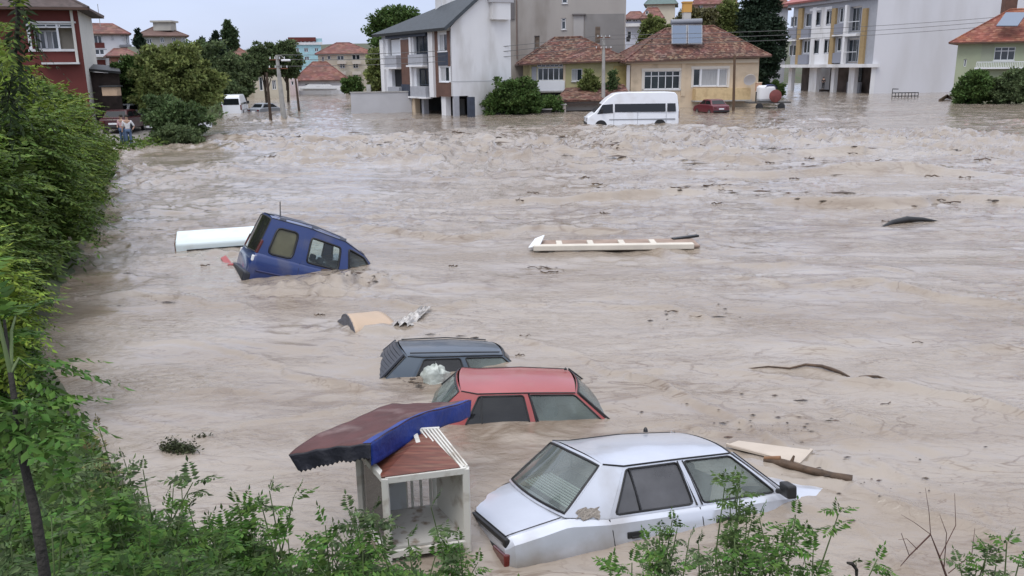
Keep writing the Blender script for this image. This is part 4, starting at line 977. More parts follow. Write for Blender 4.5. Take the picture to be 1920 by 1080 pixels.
# ============================================================ BUILDINGS
class Wall:
    """a vertical wall from p0 to p1 (left to right as seen from the river); pixel readings are turned into metres on its plane"""
    def __init__(s, root, p0, p1, top, base=-1.6):
        s.r = root; s.p0 = Vector((p0[0], p0[1], 0)); s.p1 = Vector((p1[0], p1[1], 0)); s.w = (s.p1-s.p0).length
        s.u = (s.p1-s.p0).normalized(); s.n = Vector((s.u.y, -s.u.x, 0)); s.top = top; s.base = base
    def m(s, x, y):
        r, d, h = _ray(x, y); den = r*s.n.x+d*s.n.y; t = s.p0.dot(s.n)/den
        q = Vector((r*t, d*t, 0)); return (q-s.p0).dot(s.u), CAM_H+h*t
    def rect(s, x0, y0, x1, y1):
        xm, ym = (x0+x1)/2, (y0+y1)/2
        a = s.m(x0, ym)[0]; b = s.m(x1, ym)[0]; z1 = s.m(xm, y0)[1]; z0 = s.m(xm, y1)[1]
        return a, z0, b, z1
    def P(s, a, z, o=0.): return s.p0+s.u*a+s.n*o+Vector((0,0,z))
    def wall(s, mt, openings=(), name='wall', thick=.3, zcut=None):
        R_ = [s.rect(*o) for o in openings]
        xs = sorted(set([0., s.w]+[min(max(v,0),s.w) for r in R_ for v in (r[0], r[2])])); zs = sorted(set([s.base if zcut is None else zcut, s.top]+[v for r in R_ for v in (r[1], r[3]) if s.base < v < s.top]))
        mb = MB()
        for i in range(len(xs)-1):
            for j in range(len(zs)-1):
                cx, cz = (xs[i]+xs[i+1])/2, (zs[j]+zs[j+1])/2
                if any(r[0] < cx < r[2] and r[1] < cz < r[3] for r in R_) or xs[i+1]-xs[i] < 1e-5 or zs[j+1]-zs[j] < 1e-5: continue
                mb.quad(s.P(xs[i],zs[j]), s.P(xs[i+1],zs[j]), s.P(xs[i+1],zs[j+1]), s.P(xs[i],zs[j+1]))
        for r in R_:
            a, z0, b, z1 = max(r[0],0), r[1], min(r[2],s.w), r[3]; c = [(a,z0),(b,z0),(b,z1),(a,z1)]
            for k in range(4):
                p, q = c[k], c[(k+1)%4]; mb.quad(s.P(*p), s.P(*q), s.P(*q, -thick), s.P(*p, -thick))
        s.r_ = R_
        return mb.build(name, mt, s.r, recalc=False)
    def plate(s, name, x0, y0, x1, y1, mt, proud=.06, thick=None, m=None, bevel=0):
        a, z0, b, z1 = m or s.rect(x0, y0, x1, y1); thick = thick if thick is not None else proud+.02
        mb = MB(); vs = [s.P(q, z, o) for o in (proud, proud-thick) for q, z in ((a,z0),(b,z0),(b,z1),(a,z1))]
        mb.add(vs, [(0,1,2,3),(7,6,5,4),(0,4,5,1),(1,5,6,2),(2,6,7,3),(3,7,4,0)])
        return mb.build(name, mt, s.r, bevel=bevel)
    def window(s, x0, y0, x1, y1, nx=2, nz=0, fr=None, gl=None, rec=.12, bw=.07, split=None, sill=True, curtain=False, m=None):
        a, z0, b, z1 = m or s.rect(x0, y0, x1, y1); fr = fr or M['wframe']; gl = gl or M['bglass']
        mb = MB(); o = -rec
        bars = [((a+bw/2,z0),(a+bw/2,z1)),((b-bw/2,z0),(b-bw/2,z1)),((a,z0+bw/2),(b,z0+bw/2)),((a,z1-bw/2),(b,z1-bw/2))]
        for k in range(1, nx): x = lerp(a, b, k/nx); bars.append(((x,z0),(x,z1)))
        for k in range(nz): 
            z = lerp(z0, z1, split or .7); bars.append(((a,z),(b,z)))
        for p, q in bars: mb.bar(s.P(p[0],p[1],o), s.P(q[0],q[1],o), bw, .07, up=tuple(s.n))
        if sill: mb.bar(s.P(a-.06,z0-.05,.03), s.P(b+.06,z0-.05,.03), .16, .07)
        w_ = mb.build('window', fr, s.r, recalc=False)
        g_ = MB(); g_.quad(s.P(a,z0,o-.02), s.P(b,z0,o-.02), s.P(b,z1,o-.02), s.P(a,z1,o-.02)); go = g_.build('pane', gl, w_, recalc=False)
        if curtain:
            c_ = MB(); c_.grid(lambda u, v: s.P(lerp(a+.1,lerp(a,b,.42),u), lerp(z0+.08,z1-.08,v), o-.012+.0*u), 4, 1); c_.build('curtain', M['curtain'], w_, recalc=False)
        return w_
def roof_faces(root, pts, faces, mt, name='roof', thick=.16, fascia=None):
    b = MB(); b.add(pts, faces); o = b.build(name, mt, root, recalc=True)
    md = o.modifiers.new('Solidify', 'SOLIDIFY'); md.thickness = thick; md.offset = 1 if False else -1
    return o
def hip(root, a, b, c, d, e, f, mt, name='roof', fascia=None):
    """eave corners a(front left) b(front right) c(back right) d(back left), ridge e(left) f(right)"""
    P_ = [Vector(p) for p in (a,b,c,d,e,f)]
    low = [p-Vector((0,0,.16)) for p in P_[:4]]
    mb = MB(); mb.add(P_+low, [(0,1,5,4),(1,2,5),(2,3,4,5),(3,0,4),(0,6,7,1),(1,7,8,2),(2,8,9,3),(3,9,6,0),(6,9,8,7)])
    r = mb.build(name, mt, root, smooth=20)
    rc = MB(); rc.tube([P_[4]-Vector((0,0,.02)), P_[5]-Vector((0,0,.02))], .13, 8)
    for p, q in ((4,0),(4,3),(5,1),(5,2)): rc.tube([P_[p]-Vector((0,0,.02)), P_[q]-Vector((0,0,.04))], .11, 8)
    rc.build('ridge_tiles', mt, r, smooth=60)
    g = MB()
    for i in range(4): g.bar(P_[i]-Vector((0,0,.10)), P_[(i+1)%4]-Vector((0,0,.10)), .10, .13)
    g.build('gutter', fascia or mat('brown_fascia', (.09,.05,.035), .7), r)
    return r
TILE_OLD = tile_mat('old_roof_tiles', (.06,.028,.022), (.16,.06,.042), (.30,.19,.14), 4.2)
TILE_RED = tile_mat('red_roof_tiles', (.20,.06,.04), (.30,.10,.06), (.38,.17,.11), 2.4)
TILE_FAR = tile_mat('far_roof_tiles', (.15,.060,.048), (.22,.09,.068), (.30,.15,.12), 1.8)
BR = mat('brown_cladding', (.13,.065,.045), .7, var=.25, vscale=2); NAVY = mat('navy_cladding', (.035,.045,.07), .6, var=.3)
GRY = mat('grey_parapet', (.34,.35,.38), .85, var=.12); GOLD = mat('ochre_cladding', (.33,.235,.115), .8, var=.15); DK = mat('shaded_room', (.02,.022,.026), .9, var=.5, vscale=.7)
STUC = mat('grey_render', (.36,.335,.31), .92, var=.14, vscale=.35, dirt=(.22,.195,.17), dirt_amt=.75, dirt_scale=.35, stretch=(1,1,.35)); STUC2 = mat('dark_grey_render', (.25,.24,.23), .92, var=.2, vscale=.4, dirt=(.17,.16,.15), dirt_amt=.5, dirt_scale=.5)
YEL = mat('yellow_green_plaster', (.47,.43,.23), .9, var=.15, vscale=.7, dirt=(.3,.27,.17), dirt_amt=.5, dirt_scale=.8); GRN = mat('pale_green_plaster', (.35,.385,.265), .9, var=.1, vscale=.6, dirt=(.3,.31,.22), dirt_amt=.4, dirt_scale=.6)
REDW = mat('brick_red_plaster', (.14,.032,.026), .85, var=.2, vscale=.8); LBLUE = mat('light_blue_plaster', (.36,.58,.64), .9, var=.08); CRM = mat('pale_cream_plaster', (.55,.50,.40), .9, var=.12, vscale=.6)
SLATER = mat('dark_slate_roof', (.045,.055,.065), .6, var=.25, vscale=3, bump=.3, bscale=8)
def boxsides(root, wl_, depth, mt, top, base=-1.6, roof=True):
    """the two flanks and the back of a building whose front is wl_"""
    mb = MB(); n = wl_.n; A, B = wl_.P(0,0), wl_.P(wl_.w,0); A2, B2 = A-n*depth, B-n*depth
    z = lambda p, h: Vector((p.x, p.y, h))
    mb.quad(z(A2,base), z(A,base), z(A,top), z(A2,top)); mb.quad(z(B,base), z(B2,base), z(B2,top), z(B,top)); mb.quad(z(B2,base), z(A2,base), z(A2,top), z(B2,top))
    if roof: mb.quad(z(A,top-.02), z(B,top-.02), z(B2,top-.02), z(A2,top-.02))
    mb.build('side_walls', mt, root, recalc=False)
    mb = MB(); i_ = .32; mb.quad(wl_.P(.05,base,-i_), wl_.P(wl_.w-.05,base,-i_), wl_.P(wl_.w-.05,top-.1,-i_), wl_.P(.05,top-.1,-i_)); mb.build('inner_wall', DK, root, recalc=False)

# ---- 1 white modern house with dark roof
wh = thing('terraced_house', 'white three-storey house with dark slate roof and brown panels, left of centre', 'house', loc=(-5, 80, -1.6))
Lp, Cp = (-12.9, 90), (-4.99, 76.5); u0 = (Vector(Cp)-Vector(Lp)).normalized(); gd = Vector((-u0.y, u0.x)); Rp = (Cp[0]+gd.x*5.95, Cp[1]+gd.y*5.95)
F = Wall(wh, Lp, Cp, 7.55, 1.75)
ops = [(727,72,750,105),(735,130,754,163),(775,62,803,103),(781,128,806,162),(822,63,839,96),(825,125,842,153)]
F.wall(mat('white_render', (.68,.69,.71), .85, var=.06), ops, thick=.35)
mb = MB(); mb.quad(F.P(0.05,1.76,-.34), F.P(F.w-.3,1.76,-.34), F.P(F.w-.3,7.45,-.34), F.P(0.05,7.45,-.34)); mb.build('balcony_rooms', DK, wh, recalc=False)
F.plate('balcony_back', 729,74,749,104, mat('white_render',()), proud=-.28, thick=.03)
for r_ in ((731,104,753,126),(737,163,758,181),(775,102,803,122),(779,162,808,181)): F.plate('balcony_parapet', *r_, GRY, proud=.55, thick=.6)
for r_ in ((729,126,755,129),(735,181,760,184),(773,122,804,125),(777,181,810,184)): F.plate('balcony_slab', *r_, M['white'], proud=.66, thick=.7)
F.plate('brown_panel', 756,74,771,158, BR, .22); F.plate('navy_panel', 757,158,772,184, NAVY, .24); F.plate('navy_panel', 804,58,809,184, NAVY, .12)
F.plate('navy_panel', 727,64,803,70, NAVY, .3); F.plate('white_pilaster', 809,54,817,182, M['white'], .30); F.plate('white_pilaster', 718,74,724,184, M['white'], .25); F.plate('white_pilaster', 771,70,775,184, M['white'], .2)
F.plate('brown_panel', 817,58,822,182, BR, .05); F.plate('brown_panel', 839,58,844,124, BR, .05); F.plate('brown_panel', 821,154,846,181, BR, .06); F.plate('navy_panel', 822,97,841,123, NAVY, .06)
F.window(822,63,839,96, nx=2, curtain=True, rec=.1); F.window(825,125,842,153, nx=2, curtain=True, rec=.1)
F.window(777,66,801,101, nx=2, rec=.25, fr=NAVY, sill=False); F.window(783,130,804,160, nx=2, rec=.25, fr=NAVY, sill=False)
for k in range(7):   # glass rail of the top left balcony
    pass
Gw = Wall(wh, Cp, Rp, 12, -1.6)
eave = 7.55; pk = Gw.m(910, 2)[0]
g_ = MB(); notch = Gw.m(879, 200)[0]
prof = [(0,1.75),(notch,1.75),(notch,-1.6),(Gw.w,-1.6),(Gw.w,Gw.m(955,0)[1]+1.5),(pk+.2,Gw.m(915,0)[1]+1.2),(0,eave)]
g_.slab([Gw.P(a, z) for a, z in prof], Gw.n, .25); g_.build('gable_wall', M['white'], wh)
Gw.plate('gable_line', 848,151,958,152.2, mat('joint_grey', (.45,.46,.47), .8), .02); Gw.plate('parapet_box', 918,-6,952,37, M['white'], .5, .8)
Gw.plate('parapet_cap', 914,-8,957,5, mat('grey_cap', (.4,.4,.42), .7), .6, .9)
# roof
fe = lambda a, z, o: F.P(a, z, o)
rp_ = Gw.P(pk+.2, Gw.m(915,0)[1]+1.1, .25); rise = rp_.z-eave; run = pk+.2
back = -u0; 
r0 = F.P(-.9, eave-.05, .75); r1 = F.P(F.w+.25, eave-.05-.0, .75)
r2 = Gw.P(run, eave+rise, .25); r3 = at(728,57,93)
roof_faces(wh, [r0, r1, r2, r3], [(0,1,2,3)], SLATER, thick=.28)
sd_ = MB(); sd_.quad(F.P(0,1.75,0), F.P(0,7.5,0), F.P(0,7.5,-5.5), F.P(0,1.75,-5.5)); sd_.quad(F.P(0,1.75,0), F.P(F.w,1.75,0), F.P(F.w,1.75,-5.8), F.P(0,1.75,-5.8)); sd_.quad(Gw.P(Gw.w,-1.6),Gw.P(Gw.w,-1.6,-14),Gw.P(Gw.w,13,-14),Gw.P(Gw.w,13)); sd_.build('side_walls', M['white'], wh, recalc=False)
# ground floor: recessed dark with pillars
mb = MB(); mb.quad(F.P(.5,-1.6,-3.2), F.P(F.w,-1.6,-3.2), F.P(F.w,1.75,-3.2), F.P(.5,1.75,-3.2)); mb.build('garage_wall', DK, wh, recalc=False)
for x0, x1, m_ in ((770,777,M['cream']),(826,834,M['white']),(757,761,BR),(789,793,GRY),(847,850,GRY),(874,879,NAVY)): F.plate('pillar', x0,184,x1,222, m_, -.1, .5, m=(F.m(x0,200)[0], -1.6, F.m(x1,200)[0], 1.75))
F.plate('garage_door', 796,187,818,222, mat('garage_grey', (.12,.125,.13), .6), -2.9, .1)
ch = MB(); c_ = at(822,10,83); ch.box(c_+Vector((0,0,-.3)), (.55,.55,2.2)); chb = ch.build('chimney', M['white'], wh); ch = MB(); ch.box(c_+Vector((0,0,1.0)), (.7,.7,.12)); ch.build('chimney_cap', NAVY, chb)
ch = MB(); c_ = at(853,-2,84); ch.box(c_+Vector((0,0,-.5)), (.5,.5,1.6)); ch.build('chimney', M['white'], wh)

# ---- 2 garden wall
gw_ = thing('boundary_wall', 'pale grey rendered wall running out of the water left of the white slate-roofed house', 'wall', loc=(-13,83,-1.6))
w2 = Wall(gw_, (-15.1,83.0), (-9.5,84.2), 1.95, -1.6); w2.wall(mat('grey_white_wall', (.50,.50,.52), .9, var=.12, vscale=.6), (), thick=.2)
w2.plate('coping', 0,0,0,0, M['conc'], .06, .4, m=(-.05,1.95,w2.w+.05,2.05))
mb = MB(); mb.box(w2.P(1.75,1.9,-.25), (.4,.3,1.6)); mb.build('pillar', M['conc'], gw_)

# ---- 3 tall grey block behind
gb = thing('apartment_block', 'tall unpainted grey rendered block rising behind the white house and the old tiled cottage', 'building', loc=(6,96,-1.6))
w3 = Wall(gb, (-.55,95), (12.45,95), 14.5); w3.wall(STUC, [(1053,34,1061,55),(1054,-12,1064,6),(1081,34,1087,42),(1002,67,1012,90)], thick=.3)
w3.plate('render_bay', 1096,26,1170,110, STUC2, .05); w3.plate('render_bay', 1045,-40,1074,84, mat('light_grey_render', (.40,.385,.37), .9, var=.12, vscale=.4), .10) if False else None
w3.plate('stair_bay', 1075,28,1094,84, mat('light_grey_render', (.40,.385,.37), .9, var=.12, vscale=.4), .12)
w3.plate('ledge', 1073,26,1098,28.5, mat('dark_ledge', (.14,.13,.13), .8), .35, .4)
w3.window(1053,34,1061,55, nx=1, nz=1, split=.75); w3.window(1054,-12,1064,6, nx=1); w3.window(1081,34,1087,42, nx=1, sill=False); w3.window(1002,67,1012,90, nx=1, gl=mat('bricked_up', (.17,.13,.10), .9, var=.4, vscale=3), fr=STUC2)
w3.plate('blocked_window', 1116,50,1125,80, mat('bricked_up', ()), .08)
w3.plate('downpipe', 968,0,970,110, mat('pipe_brown', (.16,.11,.09), .7), .12, .1); w3.plate('corner_strip', 955,-30,964,36, mat('dark_ledge', ()), .15)
boxsides(gb, w3, 10, STUC, 14.5)
mb = MB(); mb.box((12.75,95.1,6.9), (.35,.3,.5)); mb.build('vent_hood', M['black'], gb)

# ---- 4 old cottage with mottled tiles
oc = thing('old_cottage', 'low yellow-green cottage with dark mottled tile roof and glazed white veranda, under the grey block', 'house', loc=(6,88,-1.6))
w4 = Wall(oc, (2.0,86.6), (12.3,87.4), 4.55); 
w4.wall(YEL, [(1072,129,1092,152),(1007,120,1056,126),(1008,127,1058,151)], thick=.25)
w4.plate('veranda_parapet', 1007,152,1058,170, M['wframe'], .25, .3); w4.plate('veranda_slab', 1005,170,1060,173, M['conc'], .4, .6)
w4.window(1008,127,1058,151, nx=5, rec=.05); w4.window(1007,120,1056,126, nx=6, rec=.05, sill=False); w4.window(1072,129,1092,152, nx=2, rec=.1, curtain=True)
w4.plate('corner_pier', 1056,122,1060,190, M['cream'], .08); w4.plate('grey_bay', 997,125,1006,172, GRY, .06)
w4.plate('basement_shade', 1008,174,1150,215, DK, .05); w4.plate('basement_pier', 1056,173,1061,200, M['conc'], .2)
w4.plate('ochre_bay', 1150,123,1176,164, mat('ochre_plaster', (.45,.36,.15), .9, var=.15), .07)
boxsides(oc, w4, 7, YEL, 4.5)
ea, eb = at(972,122,86.0), at(1180,113,86.6); zE = 4.72
hip(oc, (ea.x,85.9,4.45), (eb.x,86.7,4.75), (12.8,95.3,4.75), (.6,95.3,4.45), (4.6,90.6,7.0), (7.4,90.8,7.05), TILE_OLD)

# ---- 5 beige house
bh = thing('beige_house', 'beige one-storey house with large old tiled hip roof, behind the white minibus', 'house', loc=(18,88,-1.6))
w5 = Wall(bh, (11.9,86.2), (25.0,88.2), 4.95)
w5.wall(M['cream'], [(1208,133,1275,167),(1300,129,1364,161)], thick=.25)
M['surround'] = mat('window_surround', (.62,.58,.52), .8)
for r_ in ((1203,128,1280,133),(1203,133,1208,170),(1275,133,1280,170),(1203,167,1280,171),(1296,124,1368,129),(1296,129,1300,164),(1364,129,1368,164)): w5.plate('window_surround', *r_, M['surround'], .05)
w5.window(1208,133,1275,167, nx=5, nz=1, split=.72, rec=.1); w5.window(1300,129,1313,161, nx=1, rec=.1); w5.window(1315,129,1346,161, nx=1, rec=.1, curtain=False, gl=M['curtain']); w5.window(1348,129,1364,161, nx=1, rec=.1, gl=M['curtain'])
w5.plate('window_post', 1312.5,129,1315.5,161, M['wframe'], .02); w5.plate('window_post', 1345.5,129,1348.5,161, M['wframe'], .02)
w5.plate('balcony_parapet', 1298,165,1400,187, mat('balcony_cream', (.60,.45,.25), .85, var=.12, dirt=(.4,.28,.15), dirt_amt=.5, dirt_scale=1.5), .95, 1.0)
w5.plate('balcony_slab', 1296,187,1402,189.5, M['conc'], 1.02, 1.05); w5.plate('eave_board', 1172,112,1420,119, mat('eave_cream', (.55,.47,.36), .8), .3, .35)
w5.plate('downpipe', 1174,122,1180,182, mat('pipe_pale', (.55,.52,.5), .6), .16, .14); w5.plate('pilaster', 1277,118,1285,180, M['cream'], .08); w5.plate('basement_door', 1322,196,1338,216, M['surround'], .04)
boxsides(bh, w5, 8.5, M['cream'], 4.9)
hip(bh, (11.0,85.4,4.55), (26.0,87.6,5.0), (25.0,97,5.0), (10.2,95.5,4.55), (15.9,90.6,7.75), (21.0,91.3,8.0), TILE_OLD)
c_ = at(1287,38,90.2); ch = MB(); ch.box((c_.x,90.2,c_.z), (.75,.75,2.2)); cb = ch.build('chimney', mat('chimney_white', (.5,.48,.45), .8), bh); ch = MB(); ch.box((c_.x,90.2,c_.z+1.2), (.85,.85,.9)); ch.box((c_.x,90.2,c_.z+1.72), (1.0,1.0,.12)); ch.build('chimney_cap', mat('orange_chimney', (.55,.30,.08), .8), cb)
PAN = mat('solar_glass', (.12,.16,.23), .12, .2, coat=.5)
for x0, x1 in ((1260,1287),(1290,1316)):
    p = [at(x0,82,87.6), at(x1,82,87.6), at(x1,47,88.6), at(x0,47,88.6)]; mb = MB(); mb.slab(p, (p[1]-p[0]).cross(p[3]-p[0]), .1); sp_ = mb.build('solar_panel', PAN, bh)
    mb = MB(); [mb.bar(p[i], p[(i+1)%4], .07) for i in range(4)]; mb.build('panel_frame', GRY, sp_)
mb = MB(); a_, b_ = at(1258,42,89.2), at(1316,40,89.2); mb.tube([a_, b_], .28, 12); mb.build('water_tank', mat('tank_grey', (.2,.21,.24), .5), bh, smooth=50)
def dish(root, x, y, Y, r=.5):
    c = at(x, y, Y); rm_ = Matrix.Rotation(radians(115), 3, 'X')@Matrix.Rotation(.3, 3, 'Z')
    mb = MB(); mb.lathe(c, [(r*.02,.16*r),(r*.5,.05),(r*.8,.14*r),(r,.30*r),(r*.98,.34*r),(r*.5,.09)], 20, rotm=rm_); mb.bar(c, c+Vector((.0,.5,-.1)), .06); mb.build('satellite_dish', mat('dish_pale', (.55,.53,.52), .5), root, smooth=40)
dish(bh, 1405, 148, 86.9, .6)

# ---- 6 striped apartment block with blank white flank
ab = thing('apartment_block', 'three-storey block with ochre stripes and a huge blank white side wall, right of the conifer', 'building', loc=(52,125,-1.6))
w6 = Wall(ab, (44.6,140), (49.3,119.6), 13.6, 3.85)
ops = [(1481,31,1494,50),(1509,25,1521,50),(1528,22,1538,48),(1547,20,1560,46),(1573,14,1586,42),(1593,12,1614,60),(1505,76,1518,100),(1524,75,1535,101),(1543,74,1557,100),(1568,70,1583,96),(1586,72,1609,118),(1478,84,1492,105)]
w6.wall(mat('block_grey', (.33,.34,.37), .85, var=.1), ops, thick=.5)
w6.plate('white_bay', 1521,14,1528,122, M['white'], .06); w6.plate('white_bay', 1538,14,1547,122, M['white'], .06)
for r_ in ((1528,50,1538,74),(1547,48,1560,73),(1524,102,1538,122),(1543,101,1558,122),(1519,14,1560,19)): w6.plate('white_bay', *r_, M['white'], .05)
for x0, x1 in ((1497.5,1505),(1560,1567),(1617,1625)): w6.plate('ochre_strip', x0,16,x1,122, GOLD, .35)
for r_ in ((1481,52,1497,72),(1506,54,1520,71),(1568,45,1585,64),(1500,103,1517,120),(1565,99,1582,118)): w6.plate('balcony_parapet', *r_, mat('parapet_slate', (.22,.23,.27), .8), .4)
for r_ in ((1504,71,1521,73.5),(1566,65,1586,67.5),(1590,63,1612,68),(1479,73,1496,77)): w6.plate('balcony_slab', *r_, M['white'], .55, .6)
w6.plate('white_pilaster', 1586,10,1590,120, M['white'], .5)
for o_ in ops[:5]+ops[6:10]+[ops[11]]: w6.window(*o_, nx=2 if o_[2]-o_[0] > 12 else 1, rec=.2, bw=.10, sill=False)
for r_ in ((1592,40,1615,41),(1585,97,1609,98)): w6.plate('balcony_rail', *r_, M['wframe'], .3, .06)
w6.window(1593,14,1614,58, nx=3, rec=.45, bw=.1, fr=GRY, sill=False); w6.window(1586,74,1609,116, nx=3, rec=.45, bw=.1, fr=GRY, sill=False)
w6.plate('canopy', 1472,121.5,1633,125.5, M['white'], 1.6, 2.4, m=(-2.5,3.55,w6.w+.5,4.0))
mb = MB(); mb.quad(w6.P(0,-1.6,-2.2), w6.P(w6.w,-1.6,-2.2), w6.P(w6.w,3.6,-2.2), w6.P(0,3.6,-2.2)); mb.build('ground_floor', mat('shop_brown', (.13,.10,.085), .8, var=.5, vscale=.6), ab, recalc=False)
for x0, x1 in ((1481,1487),(1561,1567),(1594,1605),(1520,1534)): w6.plate('column', x0,126,x1,180, M['white'], .3, .6, m=(w6.m(x0,150)[0],-1.6,w6.m(x1,150)[0],3.55))
w6.plate('shop_window', 1571,128,1593,152, M['bglass'], -1.9, .1); w6.plate('white_panel', 1508,128,1534,168, M['white'], -1.9, .1); w6.plate('shop_apron', 1570,154,1594,175, GRY, -1.5, .3)
w6b = Wall(ab, (49.3,119.6), (73.5,123.5), 19, -1.6)
w6b.wall(mat('blank_white_render', (.62,.62,.65), .9, var=.08, vscale=.15, dirt=(.45,.44,.44), dirt_amt=.5, dirt_scale=.2, stretch=(1,1,.3)), [(1633,127,1636,200)], name='flank_wall', thick=.2)
w6b.plate('edge_pier', 1627,126,1634,180, M['white'], .1, m=(-.1,-1.6,.5,3.6))
mb = MB(); mb.quad(w6.P(0,3.85,0), w6.P(0,13.6,0), w6.P(0,13.6,-12), w6.P(0,3.85,-12)); mb.build('side_walls', STUC, ab, recalc=False)
roof_faces(ab, [w6.P(-1.5,13.3,1.0), w6.P(w6.w+.1,13.3,1.0), w6.P(w6.w+.1,16.6,-6), w6.P(-1.5,16.6,-6)], [(0,1,2,3)], mat('pinkish_roof', (.36,.13,.12), .7, var=.2), thick=.3)
w6.plate('eave_band', 0,0,0,0, GRY, .5, .6, m=(-1,12.6,w6.w+.05,13.3))

# ---- 7 green house right
gh = thing('green_house', 'pale green house with red tile roof and a solar panel, at the right edge', 'house', loc=(54,97,-1.6))
w7 = Wall(gh, (47.9,94.5), (60.2,86.8), 6.25); w7.wall(GRN, [(1864,88,1903,113),(1807,111,1812,125)], thick=.3)
w7.window(1864,88,1903,113, nx=3, nz=1, rec=.15); w7.window(1807,111,1812,125, nx=1, rec=.12, sill=False); w7.plate('shaded_bay', 1840,82,1862,115, mat('grey_green', (.30,.32,.24), .9), .04)
mb = MB()
for k in range(30): 
    a_ = lerp(w7.m(1832,120)[0], w7.m(1925,120)[0], k/29); mb.bar(w7.P(a_,w7.m(1870,126)[1],.8), w7.P(a_,w7.m(1870,117)[1],.8), .04)
z_ = w7.m(1870,116)[1]; mb.bar(w7.P(w7.m(1832,120)[0],z_,.8), w7.P(w7.m(1925,120)[0],z_,.8), .07)
mb.build('balcony_railing', M['wframe'], gh); w7.plate('balcony_slab', 1828,126,1930,129, M['white'], .9, .95)
boxsides(gh, w7, 9, GRN, 6.3)
hip(gh, tuple(w7.P(-.8,6.15,.8)), tuple(w7.P(w7.w+1,6.15,.8)), tuple(w7.P(w7.w+1,6.15,-9.5)), tuple(w7.P(-.8,6.15,-9.5)), tuple(w7.P(4.2,9.5,-4.3)), tuple(w7.P(w7.w-3,9.5,-4.3)), TILE_RED)
p = [at(1868,48,92.2), at(1908,48,90.6), at(1926,23,91.9), at(1886,23,93.5)]; mb = MB(); mb.slab(p, (p[1]-p[0]).cross(p[3]-p[0]), .1); mb.build('solar_panel', PAN, gh)
c_ = at(1893,4,97); mb = MB(); mb.box(c_, (1.3,.8,2.4)); mb.box(c_+Vector((0,0,1.3)), (1.6,1.1,.2)); mb.build('chimney', BR, gh)

# ---- 8 brick-red house top left
rh = thing('red_house', 'brick-red and white house with glazed balcony behind the hedge, top left corner', 'house', loc=(-30,56,.5))
w8 = Wall(rh, (-37.3,51.1), (-26.45,55.0), 8.1, 0.5); ops = [(60,43,138,95)]
w8.wall(REDW, ops, thick=1.2)
mb = MB(); mb.quad(w8.P(0,.5,-1.15), w8.P(w8.w-.3,.5,-1.15), w8.P(w8.w-.3,8,-1.15), w8.P(0,8,-1.15)); mb.build('balcony_back', mat('balcony_cream_wall', (.55,.50,.40), .9, var=.1), rh, recalc=False)
w8.plate('balcony_slab', 80,117,150,120.5, M['white'], .5, .55); w8.plate('parapet_cap', 52,92,142,96.5, M['white'], .12); w8.plate('lintel', 52,40,142,43.5, M['white'], .12); w8.plate('corner_pier', 137,16,142,118, mat('pier_cream', (.62,.60,.55), .85, var=.1), .15)
w8.window(60,44,136,52, nx=3, rec=.05, sill=False); w8.window(60,56,82,92, nx=2, rec=.9, sill=False); w8.window(82,56,107,92, nx=2, rec=.9, curtain=True, sill=False); w8.plate('post', 107,44,111,95, M['wframe'], -.02, .08); w8.plate('post', 52,44,58,96, M['wframe'], .02, .08)
mb = MB(); mb.box(w8.P(w8.w-1.55,5.2,-.6), (.5,.35,.8)); mb.build('boiler', M['wframe'], rh)
mb = MB(); mb.quad(w8.P(w8.w,.5,0), w8.P(w8.w,.5,-8), w8.P(w8.w,8.1,-8), w8.P(w8.w,8.1,0)); mb.build('side_wall', mat('pier_cream', ()), rh, recalc=False)
hip(rh, tuple(w8.P(-1,8.0,.9)), tuple(w8.P(w8.w+.7,8.0,.8)), tuple(w8.P(w8.w+.7,8.0,-8.8)), tuple(w8.P(-1,8.0,-8.8)), tuple(w8.P(3,10.6,-4)), tuple(w8.P(w8.w-4,10.6,-4)), mat('brown_grey_tiles', (.10,.075,.07), .85, var=.4, vscale=3))
mb = MB(); mb.box(w8.P(w8.w-1.2,9.2,-.6), (.8,.8,1.6)); mb.build('chimney', mat('orange_brick', (.33,.13,.06), .9, var=.3), rh)

# ---- simple far houses
def far_house(label, x0, x1, Y, ztop, wallm, wins, roofrng=None, roofm=None, dep=8, rise=2.2, over=.5, cat='house', name='house', skew=0., base=-1.5, cap=None):
    ym = 120; a, b = at(x0, ym, Y), at(x1, ym, Y)
    r = thing(name, label, cat, loc=((a.x+b.x)/2, Y, base))
    sx = Vector(((a.x+b.x)/2, Y)).normalized(); sx = Vector((sx.x*1.12, sx.y)).normalized(); u_ = Vector((sx.y, -sx.x)); tmp = Wall(r, (a.x, Y), (a.x+u_.x, Y+u_.y), ztop, base); L_ = tmp.m(x1, ym)[0]
    w = Wall(r, (a.x, Y), (a.x+u_.x*L_, Y+u_.y*L_), ztop, base); ops = [q[:4] for q in wins]
    w.wall(wallm, ops, thick=.3); boxsides(r, w, dep, wallm, ztop-.02, base)
    for q in wins: w.window(*q[:4], nx=q[4] if len(q) > 4 else 2, rec=.15, bw=.1, sill=False)
    if roofm:
        i_ = roofrng or (.3,.7)
        hip(r, tuple(w.P(-over,ztop,over)), tuple(w.P(w.w+over,ztop,over)), tuple(w.P(w.w+over,ztop,-dep-over)), tuple(w.P(-over,ztop,-dep-over)), tuple(w.P(w.w*i_[0],ztop+rise,-dep/2)), tuple(w.P(w.w*i_[1],ztop+rise,-dep/2)), roofm)
    return r, w
zt = lambda x, y, Y: at(x, y, Y).z
r, w = far_house('white house with pinkish red roof and stacked balconies, right of the brick-red house', 168, 243, 108, zt(205,62,108), M['white'], [(176,66,192,90),(178,92,196,103),(208,66,214,76),(228,66,233,76),(236,66,243,84)], (.15,.75), TILE_FAR, rise=1.3)
